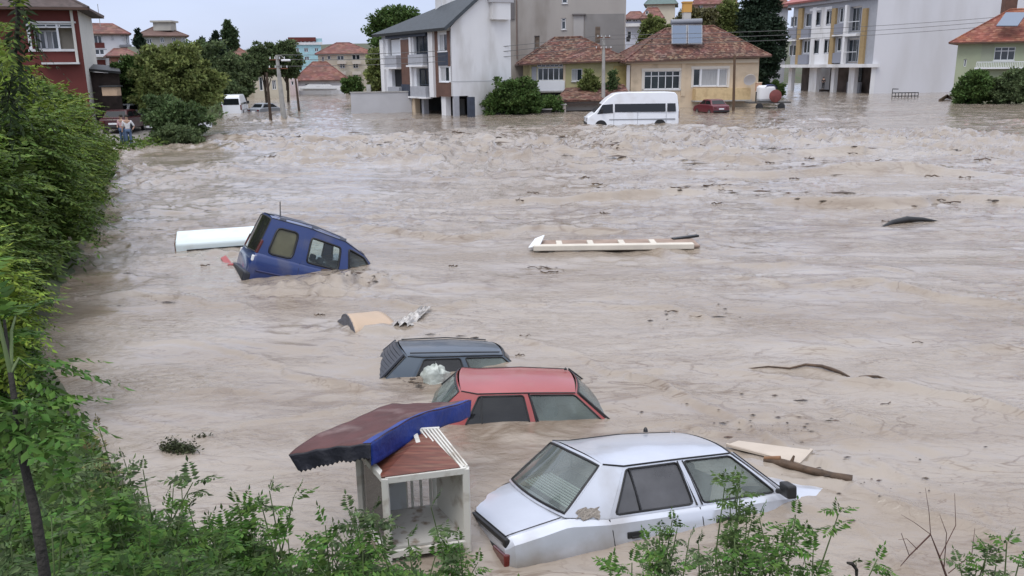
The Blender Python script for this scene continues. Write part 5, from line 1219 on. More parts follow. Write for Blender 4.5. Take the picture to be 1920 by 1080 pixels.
w.plate('balcony_slab', 172,103,200,107, M['white'], .9, .95); w.plate('balcony_rail', 172,92,200,94, GRY, .8, .1); w.plate('balcony_slab', 224,84,246,88, mat('slate_band',(.2,.21,.23),.8), .8, .85); w.plate('red_shutter', 177,80,196,90, REDW, .05); w.plate('red_shutter', 180,112,198,124, REDW, .05)
mb = MB(); c_ = at(185,25,110); mb.tube([c_-Vector((0,0,1.6)), c_+Vector((0,0,1.1))], .04, 5); mb.build('aerial', M['pole'], r)
r, w = far_house('salmon-walled low house between the white house and the large trees', 210, 254, 100, zt(230,104,100), mat('salmon', (.42,.19,.14), .9, var=.3, vscale=.8), [(222,112,228,122,1)], (.2,.8), TILE_FAR, rise=.8)
sh_ = thing('dark_shed', 'black-roofed lean-to shed under the white house, above the parked cars', 'shed', loc=(-26,60,1))
mb = MB(); p = [at(158,128,57), at(226,134,57), at(222,124,60), at(160,119,60)]; mb.slab(p, (0,0,1), .15); mb.build('roof', M['black'], sh_)
mb = MB(); a_, b_ = at(165,135,57.5), at(222,138,57.5); mb.slab([a_, b_, Vector((b_.x,b_.y,.3)), Vector((a_.x,a_.y,.3))], (0,-1,0), .1); mb.build('front_boards', mat('shed_brown', (.05,.035,.03), .9, var=.5), sh_)
bx = thing('plywood_hut', 'small cream plywood box hut left of the big trees', 'hut', loc=(-24.5,54,1)); p0_ = at(192,180,54); p1_ = at(218,163,54)
mb = MB(); mb.box(((p0_.x+p1_.x)/2,54.3,(p0_.z+p1_.z)/2), (p1_.x-p0_.x,.6,p1_.z-p0_.z)); mb.build('box', mat('plywood', (.48,.34,.23), .8, var=.15), bx, bevel=.02)
mb = MB(); mb.box(((p0_.x+p1_.x)/2,54.3,p1_.z+.04), (p1_.x-p0_.x+.2,.8,.08)); mb.build('lid', M['dark'], bx)
r, w = far_house('brown-roofed house with pale upper floor above the two big trees', 265, 352, 130, zt(310,66,130), mat('pale_beige', (.45,.43,.38), .9, var=.2, vscale=.8), [(300,70,308,80),(322,70,330,80),(340,70,346,80),(275,72,285,82)], (.42,.58), mat('brown_tiles_far', (.15,.09,.075), .9, var=.3, vscale=1), dep=10, rise=1.6)
mb = MB(); c_ = at(309,50,134); mb.box(c_, (2.6,2.2,1.2)); mb.box(c_+Vector((0,0,.7)), (3.2,2.8,.25)); mb.build('roof_turret', mat('pale_beige', ()), r)
r, w = far_house('pale house with orange-red roof half hidden behind the dark trees', 418, 472, 140, zt(445,108,140), CRM, [(430,112,438,120)], (.3,.55), TILE_FAR, rise=1.9)
r, w = far_house('light blue four-storey house with red balconied roof, far up the street', 548, 604, 172, zt(575,84,172), LBLUE, [(552,90,561,98),(570,90,578,98),(571,106,580,113),(590,90,597,97)], None, None, cat='building', name='tall_house')
w.plate('roof_parapet', 540,70,592,78, REDW, .4, 2); w.plate('roof_band', 536,79,604,84, M['white'], .3, 1); w.plate('gable', 590,72,604,84, LBLUE, .1)
mb = MB(); c_ = at(568,76,173); 
for k in range(5): mb.box(c_+Vector((-1.6+.8*k,0,0)), (.5,.1,.9))
mb.build('loft_window', M['wframe'], r)
r, w = far_house('cream four-storey block with red hip roof and balconies, far left of the white house', 597, 700, 160, zt(650,100,160), CRM, [(603,106,608,115,1),(614,104,620,112,1),(632,104,645,113),(660,102,675,112),(637,118,647,128),(662,118,672,128),(637,138,647,148),(662,136,672,146)], (.35,.6), TILE_FAR, dep=10, rise=2.0, cat='building', name='tall_house')
for x in (632,660):
    for y in (114,134,150): w.plate('balcony_parapet', x,y,x+17,y+6, mat('pale_parapet', (.5,.46,.40), .9), .9, .95)
r, w = far_house('low white building with broad red roof and pale awning at the end of the street', 556, 645, 148, zt(600,150,148), M['white'], [(603,156,612,168),(572,156,580,168)], (.35,.65), TILE_FAR, dep=10, rise=3.0, over=.8)
mb = MB(); p = [at(562,166,142), at(632,166,142), at(618,158,147), at(578,158,147)]; mb.slab(p, (0,0,1), .15); mb.build('awning', mat('awning_grey', (.3,.3,.3), .7), r)
mb = MB(); mb.box(at(600,164,143.5)-Vector((0,0,.1)), (7,.1,.7)); mb.build('awning_front', M['white'], r)
r, w = far_house('narrow pink-and-white house beside the low red-roofed building', 541, 556, 146, zt(548,148,146), mat('pinkish_white', (.6,.5,.5), .9), [(546,152,551,160,1)])
r, w = far_house('cream two-part building with tall dark doorway under the round-crowned trees', 472, 540, 132, zt(505,138,132), CRM, [(486,144,493,170,1),(510,150,518,168),(474,160,478,168,1)], None, None)
w.plate('roof_band', 472,137,500,140, M['conc'], .2, .5)
r, w = far_house('white house with blue-grey bands glimpsed right of the grey block', 1172, 1204, 135, zt(1190,35,135), mat('bluish_white', (.52,.54,.62), .9, var=.1), [(1174,36,1184,41),(1186,36,1196,41),(1176,58,1184,74,1)], (.2,.8), TILE_FAR, rise=1.2)
w.plate('balcony_slab', 1170,44,1206,50, M['white'], .9, 1.0)
r, w = far_house('cream gabled house on the slope behind the beige house chimney', 1204, 1236, 128, zt(1220,34,128), CRM, [(1214,50,1226,66),(1210,20,1216,28,1)], (.2,.8), TILE_FAR, rise=1.6)
r, w = far_house('terracotta-roofed house on the hill above the beige roof', 1296, 1372, 160, zt(1330,8,160), mat('hill_pinkish', (.45,.33,.28), .9, var=.2), [(1310,10,1318,20),(1340,10,1348,20)], (.25,.75), TILE_FAR, rise=3)
r, w = far_house('grey-green roofed villa top centre behind the trees', 1210, 1262, 165, zt(1230,8,165), CRM, [(1222,12,1230,20)], (.3,.7), mat('green_grey_roof', (.12,.17,.16), .8, var=.2), rise=2.6)
r, w = far_house('grey house with pink roof edge behind the conifer', 1400, 1470, 150, zt(1440,14,150), GRY, [(1436,18,1444,30)], (.3,.7), TILE_FAR, rise=3)

# ---- shed with tiled lean-to, stone pier and plank wall in front of the cottage
ts = thing('tiled_shed', 'low shed with sagging tile roof and dark opening, left of the white minibus', 'shed', loc=(8,84,-1.5))
wS = Wall(ts, (5.0,82.2), (11.2,82.8), .95); wS.wall(STUC, [(1062,207,1112,222)], thick=.6)
mb = MB(); mb.quad(wS.P(.5,-1.5,-.6), wS.P(wS.w,-1.5,-.6), wS.P(wS.w,.9,-.6), wS.P(.5,.9,-.6)); mb.build('inner_wall', DK, ts, recalc=False)
roof_faces(ts, [wS.P(-.9,.95,.6), wS.P(wS.w+.4,1.0,.6), wS.P(wS.w+.3,2.3,-3.2), wS.P(.8,2.0,-3.2)], [(0,1,2,3)], TILE_OLD, thick=.15)
wS.plate('eave_beam', 0,0,0,0, mat('dark_beam', (.05,.035,.03), .9), .62, .2, m=(-.9,.62,wS.w+.4,.80))
sp = thing('stone_pier', 'pale stone gate pier between the plank wall and the tiled shed', 'pillar', loc=(4.7,81,-1.2)); a_, b_ = at(1037,215,80.6), at(1061,215,80.6)
mb = MB(); mb.box(((a_.x+b_.x)/2,80.9,-.2), (b_.x-a_.x,.6,1.8)); mb.build('shaft', mat('pale_stone', (.48,.42,.38), .9, var=.2), sp, bevel=.03); mb = MB(); mb.box(((a_.x+b_.x)/2,80.9,.75), (b_.x-a_.x+.12,.72,.1)); mb.build('cap', M['conc'], sp)
pw_ = thing('plank_wall', 'low dark plank wall standing just out of the water right of the leafy bush', 'wall', loc=(2.5,79,-1.2)); a_, b_ = at(974,215,79.5), at(1034,215,79.5)
mb = MB(); mb.box(((a_.x+b_.x)/2,79.6,-.2), (b_.x-a_.x,.12,1.1)); mb.build('boards', mat('dark_planks', (.08,.07,.065), .9, var=.3, vscale=5), pw_); mb = MB(); mb.box(((a_.x+b_.x)/2,79.6,.40), (b_.x-a_.x+.1,.35,.10)); mb.build('coping', M['conc'], pw_)

# ---- raft-like trailer with tank, railing
tr = thing('flatbed_trailer', 'dark flat trailer bed awash beside the beige house', 'trailer', loc=(25.5,84,0))
a_, b_ = at(1402,200,84), at(1480,199,84); mb = MB(); mb.box(((a_.x+b_.x)/2,84.4,.58), (b_.x-a_.x,1.8,.16)); mb.build('deck', mat('trailer_grey', (.10,.095,.09), .8, var=.3), tr, bevel=.02)
for x in (a_.x+1.0, b_.x-.9): mb = MB(); mb.lathe((x,83.6,.18), [(.2,-.12),(.34,-.10),(.36,0),(.34,.1),(.2,.12)], 16, axis='Y'); mb.build('wheel', M['black'], tr, smooth=40)
mb = MB(); mb.bar((a_.x+.6,83.5,.66),(a_.x+.6,83.5,1.6),.10); mb.build('stake', M['black'], tr)
tk = thing('water_tank', 'white plastic tank under a dark blue cover on the flat trailer', 'tank', loc=(25.6,84.4,.66)); a_, b_ = at(1420,180,84.4), at(1452,180,84.4)
mb = MB(); mb.box(((a_.x+b_.x)/2,84.5,1.42), (b_.x-a_.x,1.2,1.5)); mb.build('tank_body', M['white'], tk, bevel=.25)
mb = MB(); mb.grid(lambda u,v: (lerp(a_.x+.5,b_.x+.15,u), 83.9+1.2*v, 2.20-.35*abs(u*2-1)**3+.05*sin(v*9)), 8, 6); mb.build('cover', mat('navy_sheet', (.02,.03,.10), .5), tk, smooth=50, solid=.02)
dsk = MB(); c_ = at(1454,180,83.3); dsk.lathe(c_, [(.05,-.04),(.55,-.03),(.60,0),(.55,.04),(.05,.06)], 24, axis='Y'); dd_ = dsk.build('road_sign', mat('red_brown_disc', (.20,.05,.045), .6, var=.4, vscale=2), None, smooth=40); 
me = dd_.data; me.transform(Matrix.Translation(-c_)); dd_.location = c_; tag(dd_, 'round rusty red disc leaning on the end of the flat trailer', 'disc')
ob = thing('orange_crate', 'small orange-beige crate left of the white tank by the beige house corner', 'crate', loc=at(1422,163,86)); mb = MB(); mb.box(at(1422,163,86), (.5,.5,.8)); mb.build('box', mat('orange_beige', (.5,.3,.2), .8), ob, bevel=.02); mb = MB(); mb.box(at(1422,163,86)+Vector((0,0,.42)), (.56,.56,.06)); mb.build('lid', M['cream'], ob)
rl = thing('metal_railing', 'low dark metal railing standing in water in front of the blank white wall', 'railing', loc=(49,107,0))
a_, b_ = at(1672,184,107), at(1721,183,107); 
for zz in (.15,.55): mb = MB(); mb.bar((a_.x,107,zz), (b_.x,107,zz), .10); mb.build('rail', M['black'], rl)
for k in range(9): x = lerp(a_.x,b_.x,k/8); mb = MB(); mb.bar((x,107,-1.0),(x,107,.57 if k else 1.05),.06); mb.build('post', M['black'], rl)
mb = MB(); mb.bar((a_.x,107,1.02),(a_.x+.7,107,1.0),.1); mb.build('top_bar', M['black'], rl)
lg2 = debris_curve('drifting_branch', 'dark snag at the foot of the right-hand bush', 'branch', [(1762,190,.1),(1775,187,.35),(1790,190,.15)], [.15,.25,.15], M['wood'])

# ---- poles, lamps, cables
def pole(label, x0, y0, x1, y1, Y, r0, r1, m_, name='utility_pole', arms=(), lamp=None):
    b_ = at(x1, y1, Y); t_ = at(x0, y0, Y); r = thing(name, label, 'pole', loc=(b_.x, Y, -1.6))
    d_ = (t_-b_).normalized(); foot = b_-d_*(b_.z+1.6)
    mb = MB(); mb.tube([foot, b_, t_], [r0*1.05, r0, r1], 10); mb.build('shaft', m_, r, smooth=60)
    for (t, w_) in arms:
        mb = MB(); p_ = lerp(b_, t_, t); mb.bar(p_-Vector((w_/2,.05,0)), p_+Vector((w_/2,-.05,0)), .08, .08); ar = mb.build('crossarm', M['rust'], r)
        for s_ in (-.45,-.15,.15,.45):
            mb = MB(); mb.lathe(p_+Vector((w_*s_,0,.05)), [(.03,0),(.05,.05),(.03,.10),(.045,.14),(.02,.18)], 8); mb.build('insulator', M['wframe'], ar)
    if lamp:
        e_ = at(*lamp, Y); mb = MB(); mb.tube([t_-d_*.1, lerp(t_, e_, .5)+Vector((0,0,.15)), e_], .04, 6); mb.build('lamp_arm', M['pole'], r)
        mb = MB(); mb.box(e_, (.75,.28,.16)); mb.build('lamp_head', M['wframe'], r, bevel=.05)
    return t_
tA = pole('pale concrete lamp pole in the flooded street, thickest of the three', 519,103,533,228, 73.0, .24,.13, M['pole'], arms=((.80,1.6),(.93,1.3)), lamp=(536,113), name='lamp_pole')
tB = pole('thin dark timber pole just left of the concrete lamp pole', 500,136,508,229, 72.4, .13,.09, M['polewood'])
tC = pole('thin dark timber pole right of the concrete lamp pole', 554,148,561,209, 90, .13,.09, M['polewood'])
tD = pole('pale concrete pole left of the minibus in front of the old cottage', 1132,66,1131,206, 82.5, .20,.13, M['pole'], arms=((.82,1.5),(.97,1.2)))
tE = pole('slim brown pole in front of the beige house balcony', 1377.5,104,1375,215, 80, .13,.11, mat('brown_pole', (.10,.06,.035), .8))
for i, (dy, sg) in enumerate(((0,.5),(-.35,.6),(-.9,.5))):
    for a_, b_, tg in ((tA, tD, 'between the street lamp pole and the cottage pole'), (tD, Vector((62,100,9.5)), 'from the cottage pole to the right edge')):
        p_ = a_+Vector((0,-.2,dy)); q_ = b_+Vector((0,-.2,dy)); mb = MB()
        mb.tube([lerp(p_, q_, t/14)-Vector((0,0,sg*4*(t/14)*(1-t/14))) for t in range(15)], .022, 4)
        o_ = mb.build('power_cable', M['cable'], None); tag(o_, ['topmost','middle','lowest'][i]+' overhead cable running '+tg, 'cable', 'overhead power cables')
# ============================================================ VEGETATION
def leafmat(name, col, isl=.60, tr=.25, rough=.6, var=.3):
    return mat(name, tuple(c*.84 for c in col), rough, spec=.2, island=isl, transl=tr, var=var, vscale=.6)
LF = dict(
 hedge=leafmat('hedge_leaf', (.19,.275,.045), .6, .35), hedge2=leafmat('hedge_leaf_dark', (.125,.20,.040), .6, .35), bright=leafmat('bright_leaf', (.25,.36,.05), .6, .35),
 olive=leafmat('olive_leaf', (.24,.29,.095), .5, .35), dark=leafmat('dark_leaf', (.15,.205,.090), .5, .35), mid=leafmat('mid_leaf', (.11,.185,.052), .5, .35), conifer=leafmat('conifer_leaf', (.028,.052,.028), .35, .05),
 pop=leafmat('poplar_leaf', (.09,.14,.06)), near=leafmat('near_leaf', (.105,.215,.042), .6, .35), grass=leafmat('low_weed_leaf', (.09,.17,.038)), dry=leafmat('dry_leaf', (.20,.18,.07)), blue=leafmat('bluish_leaf', (.125,.19,.075), .6, .35))
def norm(a): return a/np.maximum(np.linalg.norm(a, axis=-1, keepdims=True), 1e-9)
def leaves(P, D, S, L_, Wd, fold=.15):
    """P base, D direction, S sideways; pointed folded leaf of 4 corners, two triangles"""
    n = len(P); N_ = norm(np.cross(D, S))
    L_ = np.broadcast_to(np.asarray(L_, float).reshape(-1,1), (n,1)); Wd = np.broadcast_to(np.asarray(Wd, float).reshape(-1,1), (n,1))
    a = P; b_ = P+D*L_*.45+S*Wd+N_*Wd*fold; c = P+D*L_-N_*L_*.12; d = P+D*L_*.45-S*Wd+N_*Wd*fold
    V = np.stack([a, b_, c, d], 1).reshape(-1,3); i = np.arange(n)*4
    F = np.concatenate([np.stack([i, i+1, i+2], 1), np.stack([i, i+2, i+3], 1)])
    return V, F
def blobcrown(r, blobs, n, size, ncl=40, clr=.30, shell=.55):
    clr *= 1.35; ncl = int(ncl*1.3)
    """leaves gathered in clumps spread through ellipsoid lobes, more near their surface"""
    vol = np.array([b[3]*b[4]*b[5] for b in blobs])**.8; vol = vol/vol.sum(); Vs, Fs, off = [], [], 0
    for b, w in zip(blobs, vol):
        k = max(4, int(ncl*w)); d = norm(r.normal(size=(k,3))); rad = r.random((k,1))**(1-shell)*.92
        cc = np.array(b[:3])+d*rad*np.array(b[3:]); m = int(n*w); idx = r.integers(0, k, m)
        R0 = (b[3]*b[4]*b[5])**(1/3)*clr*(.6+.8*r.random(k))
        q = norm(r.normal(size=(m,3)))*(r.random((m,1))**.6); q[:,2] *= .6
        P = cc[idx]+q*R0[idx][:,None]; out_ = norm(P-np.array(b[:3])); D = norm(out_*.7+r.normal(size=(m,3))*.7+np.array([0,0,-.25])); S = norm(np.cross(D, r.normal(size=(m,3))))
        s_ = size*(.6+.8*r.random(m)); V, F = leaves(P, D, S, s_, s_*.30); Vs.append(V); Fs.append(F+off); off += len(V)
    return np.concatenate(Vs), np.concatenate(Fs)
def tree(name, label, base, blobs, n, size, lm, tr=.18, ncl=60, clr=.3, cat='tree', group=None, seed=1, limbs=6, bark=None, lean=(0,0), shell=.55, trunk_top=None):
    r = np.random.default_rng(seed); root = thing(name, label, cat, loc=base, group=group); base = Vector(base)
    bl = [(base.x+b[0], base.y+b[1], base.z+b[2], b[3], b[4], b[5]) for b in blobs]
    V, F = blobcrown(r, bl, n, size, ncl, clr, shell); npmesh('crown', V, F, lm, root)
    zt_ = trunk_top or max(b[2] for b in blobs); top = base+Vector((lean[0], lean[1], zt_))
    mb = MB(); mid = lerp(base, top, .5)+Vector((r.normal()*.12, r.normal()*.12, 0)); mb.tube([base-Vector((0,0,.4)), base+Vector((0,0,.3)), mid, top], [tr*1.25, tr, tr*.7, tr*.25], 9)
    mb.build('trunk', bark or M['bark'], root, smooth=60)
    if limbs:
        mb = MB()
        for i in range(limbs):
            b = bl[i % len(bl)]; t = r.uniform(.3,.85); s_ = lerp(base, top, t); e_ = Vector((b[0]+r.normal()*b[3]*.4, b[1]+r.normal()*b[4]*.4, b[2]+r.normal()*b[5]*.3))
            m_ = lerp(s_, e_, .5)+Vector((0,0,-.08)); mb.tube([s_, m_, e_], [tr*.45, tr*.28, tr*.08], 6)
        mb.build('branches', bark or M['bark'], root, smooth=60)
    return root
def fronds(r, O, D, L_, nl, ll, lw, droop=.35):
    """compound leaves: O origins, D directions, nl leaflet pairs. returns leaf mesh and the stalk polylines"""
    n = len(O); L_ = np.broadcast_to(np.asarray(L_, float).reshape(-1,1), (n,1)); up = np.array([0,0,1.])
    S = norm(np.cross(D, up)+1e-6); Vs, Fs, off = [], [], 0
    Ps, Ds, Ss, Ls = [], [], [], []
    for k in range(nl):
        t = (k+1.2)/(nl+.6); P = O+D*L_*t-up*(droop*L_*t*t); T = norm(D-up*(2*droop*t))
        sh = sin(pi*(.18+.72*t))
        for sg in (-1, 1):
            d = norm(S*sg*.95+T*.45-up*.28+r.normal(size=(n,3))*.13); Ps.append(P); Ds.append(d); Ss.append(norm(np.cross(d, norm(np.cross(S*sg, T)))+r.normal(size=(n,3))*.15)); Ls.append(np.full(n, ll*sh)*(.85+.3*r.random(n)))
    P = O+D*L_-up*droop*L_; Ps.append(P); T = norm(D-up*2*droop); Ds.append(T); Ss.append(S); Ls.append(np.full(n, ll*.8))
    P = np.concatenate(Ps); L2 = np.concatenate(Ls); V, F = leaves(P, np.concatenate(Ds), np.concatenate(Ss), L2, L2*lw)
    return V, F
def frond_shrub(name, label, base, blobs, nf, fl, nl, ll, lm, seed=1, inner=1500, insize=.12, cat='shrub', group=None, lw=.19, stems=7, innermat=None):
    r = np.random.default_rng(seed); root = thing(name, label, cat, loc=base, group=group); b0 = Vector(base); Vs, Fs, off = [], [], 0
    area = np.array([b[3]*b[5] for b in blobs]); area = area/area.sum()
    for b, w in zip(blobs, area):
        m = int(nf*w); d = norm(r.normal(size=(m,3))*np.array([1,1,.8])+np.array([.12,-.25,.18])); rad = .62+.38*r.random((m,1))
        c = np.array([b0.x+b[0], b0.y+b[1], b0.z+b[2]]); rr = np.array(b[3:])
        lump = 1+.35*fbm(d[:,0]*2.2+seed, d[:,2]*2.2+d[:,1]*2, seed, 3)[:,None]
        O = c+d*rad*rr*lump*.9; D = norm(d*np.array([1,1,.5])+r.normal(size=(m,3))*.35+np.array([0,0,.15]))
        V, F = fronds(r, O, D, fl*(.6+.7*r.random(m)), nl, ll, lw); Vs.append(V); Fs.append(F+off); off += len(V)
    bl = [(b0.x+b[0], b0.y+b[1], b0.z+b[2], b[3]*.8, b[4]*.8, b[5]*.8) for b in blobs]
    V, F = blobcrown(r, bl, inner, insize, 50, .4, .4); Vs.append(V); Fs.append(F+off)
    npmesh('foliage', np.concatenate(Vs), np.concatenate(Fs), lm, root)
    mb = MB()
    for i in range(stems):
        b = blobs[i % len(blobs)]; e_ = Vector((b0.x+b[0]+r.normal()*b[3]*.45, b0.y+b[1]+r.normal()*b[4]*.45, b0.z+b[2]+b[5]*r.uniform(.2,.8)))
        s_ = b0+Vector((r.normal()*.15, r.normal()*.15, -.2)); mb.tube([s_, lerp(s_, e_, .5)+Vector((r.normal()*.1, r.normal()*.1, .1)), e_], [.045,.03,.012], 6)
    mb.build('stems', M['bark'], root, smooth=60)
    return root

# ---- hedge along the left bank -------------------------------------------------
hedge = [ # x, y, height above water, rx, ry, material, label
 (-8.6,14.4,3.3,1.7,1.7,'hedge2','nearest dark bush of the bank hedge, overhanging the water with long arching leaves'),
 (-10.6,16.6,4.2,1.9,1.9,'hedge','tall bush behind the nearest dark one, at the left picture edge'),
 (-9.9,18.6,3.7,1.8,1.9,'hedge2','hedge bush whose lowest fronds touch the water where the bank bends'),
 (-12.2,20.5,4.5,2.0,2.0,'bright','bright yellow-green bush on top of the hedge below the red house'),
 (-11.6,22.8,3.6,1.7,2.0,'hedge','hedge bush level with the tail of the blue van'),
 (-14.4,25.0,4.4,2.2,2.2,'hedge','broad bush of the upper hedge left of the plywood hut'),
 (-13.6,27.6,3.5,1.8,2.2,'hedge2','shadowy hedge bush beyond the blue van along the waterline'),
 (-16.8,30.5,4.4,2.3,2.4,'bright','light green rounded bush near the far end of the hedge top'),
 (-15.8,32.6,3.3,1.9,2.3,'hedge','waterside hedge bush two before the slipway'),
 (-18.6,37.5,3.1,2.1,2.4,'hedge','last waterside bush of the hedge, beside the slipway'),
 (-20.6,35.5,4.2,2.3,2.6,'hedge2','darker bush behind the last one, below the dark shed'),
 (-14.2,19.0,4.6,2.2,2.2,'hedge','bush filling the hedge behind the bright one, cut by the left edge'),
 (-18.2,27.5,4.7,2.4,2.4,'hedge2','rear hedge bush in front of the red house balcony'),
 (-22.0,34.0,4.7,2.5,2.6,'hedge','rearmost hedge bush under the red house corner'),
 (-23.6,43.5,3.6,2.2,1.8,'hedge','bush standing against the foot of the red house, highest on the bank'),
 (-20.4,41.0,2.2,1.5,1.6,'hedge2','small bush at the top of the slipway beside the two people'),
]
for i, (x, y, h, rx, ry, mk, lb) in enumerate(hedge):
    x -= 1.15+.022*y; rx *= .95; h += .45 if i not in (0,2) else .15
    if i in (1,3,5,7,10,11,12,13,14): h += .55
    g0 = max(gz(x, y), .0); hh = h-g0; sc = .8+y/40
    blobs = [(0,0,hh*.5,rx,ry,hh*.52), (rx*.35,-ry*.45,hh*.30,rx*.7,ry*.7,hh*.36), (-rx*.3,ry*.1,hh*.72,rx*.65,ry*.65,hh*.32)]
    if i in (0,2,4,6,8,9): blobs.append((rx*.75,-.3,.35,rx*.55,ry*.8,.55))
    frond_shrub('hedge_bush', lb, (x, y, g0), blobs, int(2300/sc), .55*sc**.5, 7, .17*sc**.6, LF[mk], seed=20+i, inner=int(3800/sc), insize=.17*sc**.7, group='bushes of the left bank hedge', lw=.2)
# lighter shrub nearer the lens
frond_shrub('leafy_shrub', 'light green drooping shrub on the near left bank, below the hedge', (-6.35,9.6,gz(-6.35,9.6)), [(0,0,1.0,.6,.7,.85),(-.5,.3,1.5,.6,.7,.6),(.1,-.3,.4,.4,.4,.3)], 480, .45, 8, .13, LF['bright'], seed=60, inner=1200, insize=.10, lw=.2)
frond_shrub('leafy_shrub', 'dark shrub under the light drooping one where the bank meets calm brown water', (-7.9,12.0,gz(-7.9,12.0)), [(0,0,.9,.8,.8,.8),(.35,-.2,.3,.45,.5,.35)], 480, .45, 8, .13, LF['hedge2'], seed=61, inner=1500, insize=.11, lw=.2)

# ---- trees of the middle and far distance ---------------------------------------
def pxtree(name, label, x0, x1, y0, y1, Y, lm, n, size, seed, lobes=None, trw=.2, ncl=70, group=None, zb=None, depth=.8, cat='tree', clr=.3, limbs=6, shell=.55):
    """crown spanning the measured width and height at its own distance; lobes in unit coordinates"""
    a, b = at(x0, y1, Y), at(x1, y0, Y); w = (b.x-a.x)/2; h = (b.z-a.z)/2; cx = (a.x+b.x)/2; cz = (a.z+b.z)/2
    bz_ = gz(cx, Y) if zb is None else zb
    lobes = lobes or [(0,0,.66,.66),(-.52,-.12,.48,.58),(.52,-.18,.48,.54),(-.24,.46,.50,.50),(.30,.40,.50,.52),(0,-.5,.75,.48),(-.62,-.5,.36,.42),(.62,-.55,.36,.4)]
    n = int(n*2.1); ncl = int(ncl*1.5); size *= .80
    bl = [(lx*w, (i % 3-1)*w*.3*depth, cz-bz_+lz*h, rw*w*1.15, rw*w*depth*1.1, rh*h*1.14) for i, (lx, lz, rw, rh) in enumerate(lobes)]
    return tree(name, label, (cx, Y, bz_), bl, n, size, lm, trw, ncl, clr, cat, group, seed, limbs, shell=shell)
pxtree('broadleaf_tree', 'big olive-green rounded tree on the bank by the slipway, right one of the pair', 262,404,76,212, 58, LF['olive'], 15000, .30, 1, ncl=170, clr=.24)
pxtree('broadleaf_tree', 'dark green tree left of the big olive-green one, above the parked cars', 213,300,98,215, 60, LF['mid'], 9000, .30, 2, ncl=110, clr=.26)
pxtree('waterside_shrub', 'bluish-green shrub spreading at the water edge under the big olive-green tree', 272,385,165,275, 52, LF['blue'], 10000, .24, 3, [(0,0,.6,.6),(-.45,.25,.5,.5),(.5,-.1,.45,.5),(.1,-.55,.55,.4),(.35,-.6,.4,.35),(-.3,-.3,.5,.5)], .08, ncl=150, cat='shrub', clr=.26)
pxtree('bank_bush', 'low dark bush drooping into the flood at the foot of the bluish shrub', 290,378,232,278, 50.5, LF['dark'], 4200, .20, 4, trw=.05, cat='shrub', ncl=70)
pxtree('dark_tree', 'dark tree mass between the olive tree and the distant white van', 345,442,72,200, 92, LF['dark'], 9000, .40, 5, ncl=110)
pxtree('dark_tree', 'dark bushy tree directly behind the distant white van', 405,470,110,182, 105, LF['dark'], 6000, .42, 6, ncl=90)
pxtree('pine_tree', 'small black-green pine standing above the dark trees, left of the poplar', 372,398,66,120, 100, LF['conifer'], 2500, .4, 7, [(0,.55,.35,.4),(0,.1,.7,.4),(0,-.45,1,.5)])
pxtree('pine_tree', 'thin-topped pine between two crowns left of the poplar', 396,418,57,110, 112, LF['conifer'], 1600, .4, 8, [(0,.6,.4,.35),(-.3,.15,.5,.3),(.2,-.4,.9,.5)])
pxtree('poplar_tree', 'slim pale-green poplar rising against the sky', 420,441,39,100, 135, LF['pop'], 3200, .42, 9, [(0,.5,.6,.5),(0,0,.9,.6),(0,-.5,.85,.5)], depth=1)
pxtree('round_tree', 'left one of two dark round-crowned trees behind the lamp poles', 468,520,80,142, 112, LF['dark'], 5200, .42, 10, ncl=80)
pxtree('round_tree', 'right and taller one of two dark round-crowned trees behind the lamp poles', 505,562,72,146, 114, LF['dark'], 6500, .42, 11, ncl=90)
pxtree('dark_tree', 'dark tree beneath the orange-red roof, right of the poplar', 432,480,100,150, 108, LF['dark'], 4200, .4, 12)
pxtree('tall_tree', 'very tall green tree left of the white slate-roofed house', 690,790,10,110, 103, LF['mid'], 11000, .42, 13, [(.15,.55,.75,.42),(-.35,.2,.6,.5),(.45,.1,.55,.5),(-.25,-.5,.6,.5),(0,0,.6,.6)], ncl=110, zb=-.5)
pxtree('ivy_tree', 'olive ivy-clad lower tree between the tall tree and the white house', 690,735,80,176, 99, LF['olive'], 6000, .38, 14, ncl=90, zb=-.5)
pxtree('garden_bush', 'small bush behind the boundary wall, right of the low red-roofed building', 640,680,142,176, 110, LF['mid'], 2200, .36, 15, cat='shrub')
pxtree('leafy_bush', 'large glossy green bush against the blank wall of the white slate-roofed house', 908,1018,143,219, 78, LF['mid'], 9500, .30, 16, ncl=130, zb=-1.2, cat='shrub', clr=.26)
pxtree('garden_bush', 'low green bush between the glossy bush and the stone pier', 1005,1058,178,210, 80.6, LF['mid'], 2600, .28, 17, zb=-1.2, cat='shrub')
pxtree('garden_tree', 'slender olive tree in front of the old cottage wall, left of the concrete pole', 1086,1128,128,190, 84.6, LF['olive'], 4200, .26, 18, zb=-1.2, ncl=70)
pxtree('garden_tree', 'thin grey-green bush right of the concrete pole by the cottage', 1134,1162,130,200, 84.6, LF['blue'], 2200, .24, 19, zb=-1.2)
pxtree('olive_tree', 'olive-yellow tree behind the beige roof, left of its solar panels', 1196,1262,28,100, 104, LF['olive'], 6000, .36, 20, ncl=90)
pxtree('olive_tree', 'broad olive-brown tree behind the beige roof, right of the orange chimney', 1262,1350,8,80, 108, mat('brownish_leaf', (.10,.095,.035), .6, island=.4, transl=.2), 8000, .38, 21, ncl=110)
pxtree('olive_tree', 'olive tree between the beige roof slope and the big conifer', 1330,1398,-5,95, 110, LF['olive'], 7000, .38, 22, ncl=100)
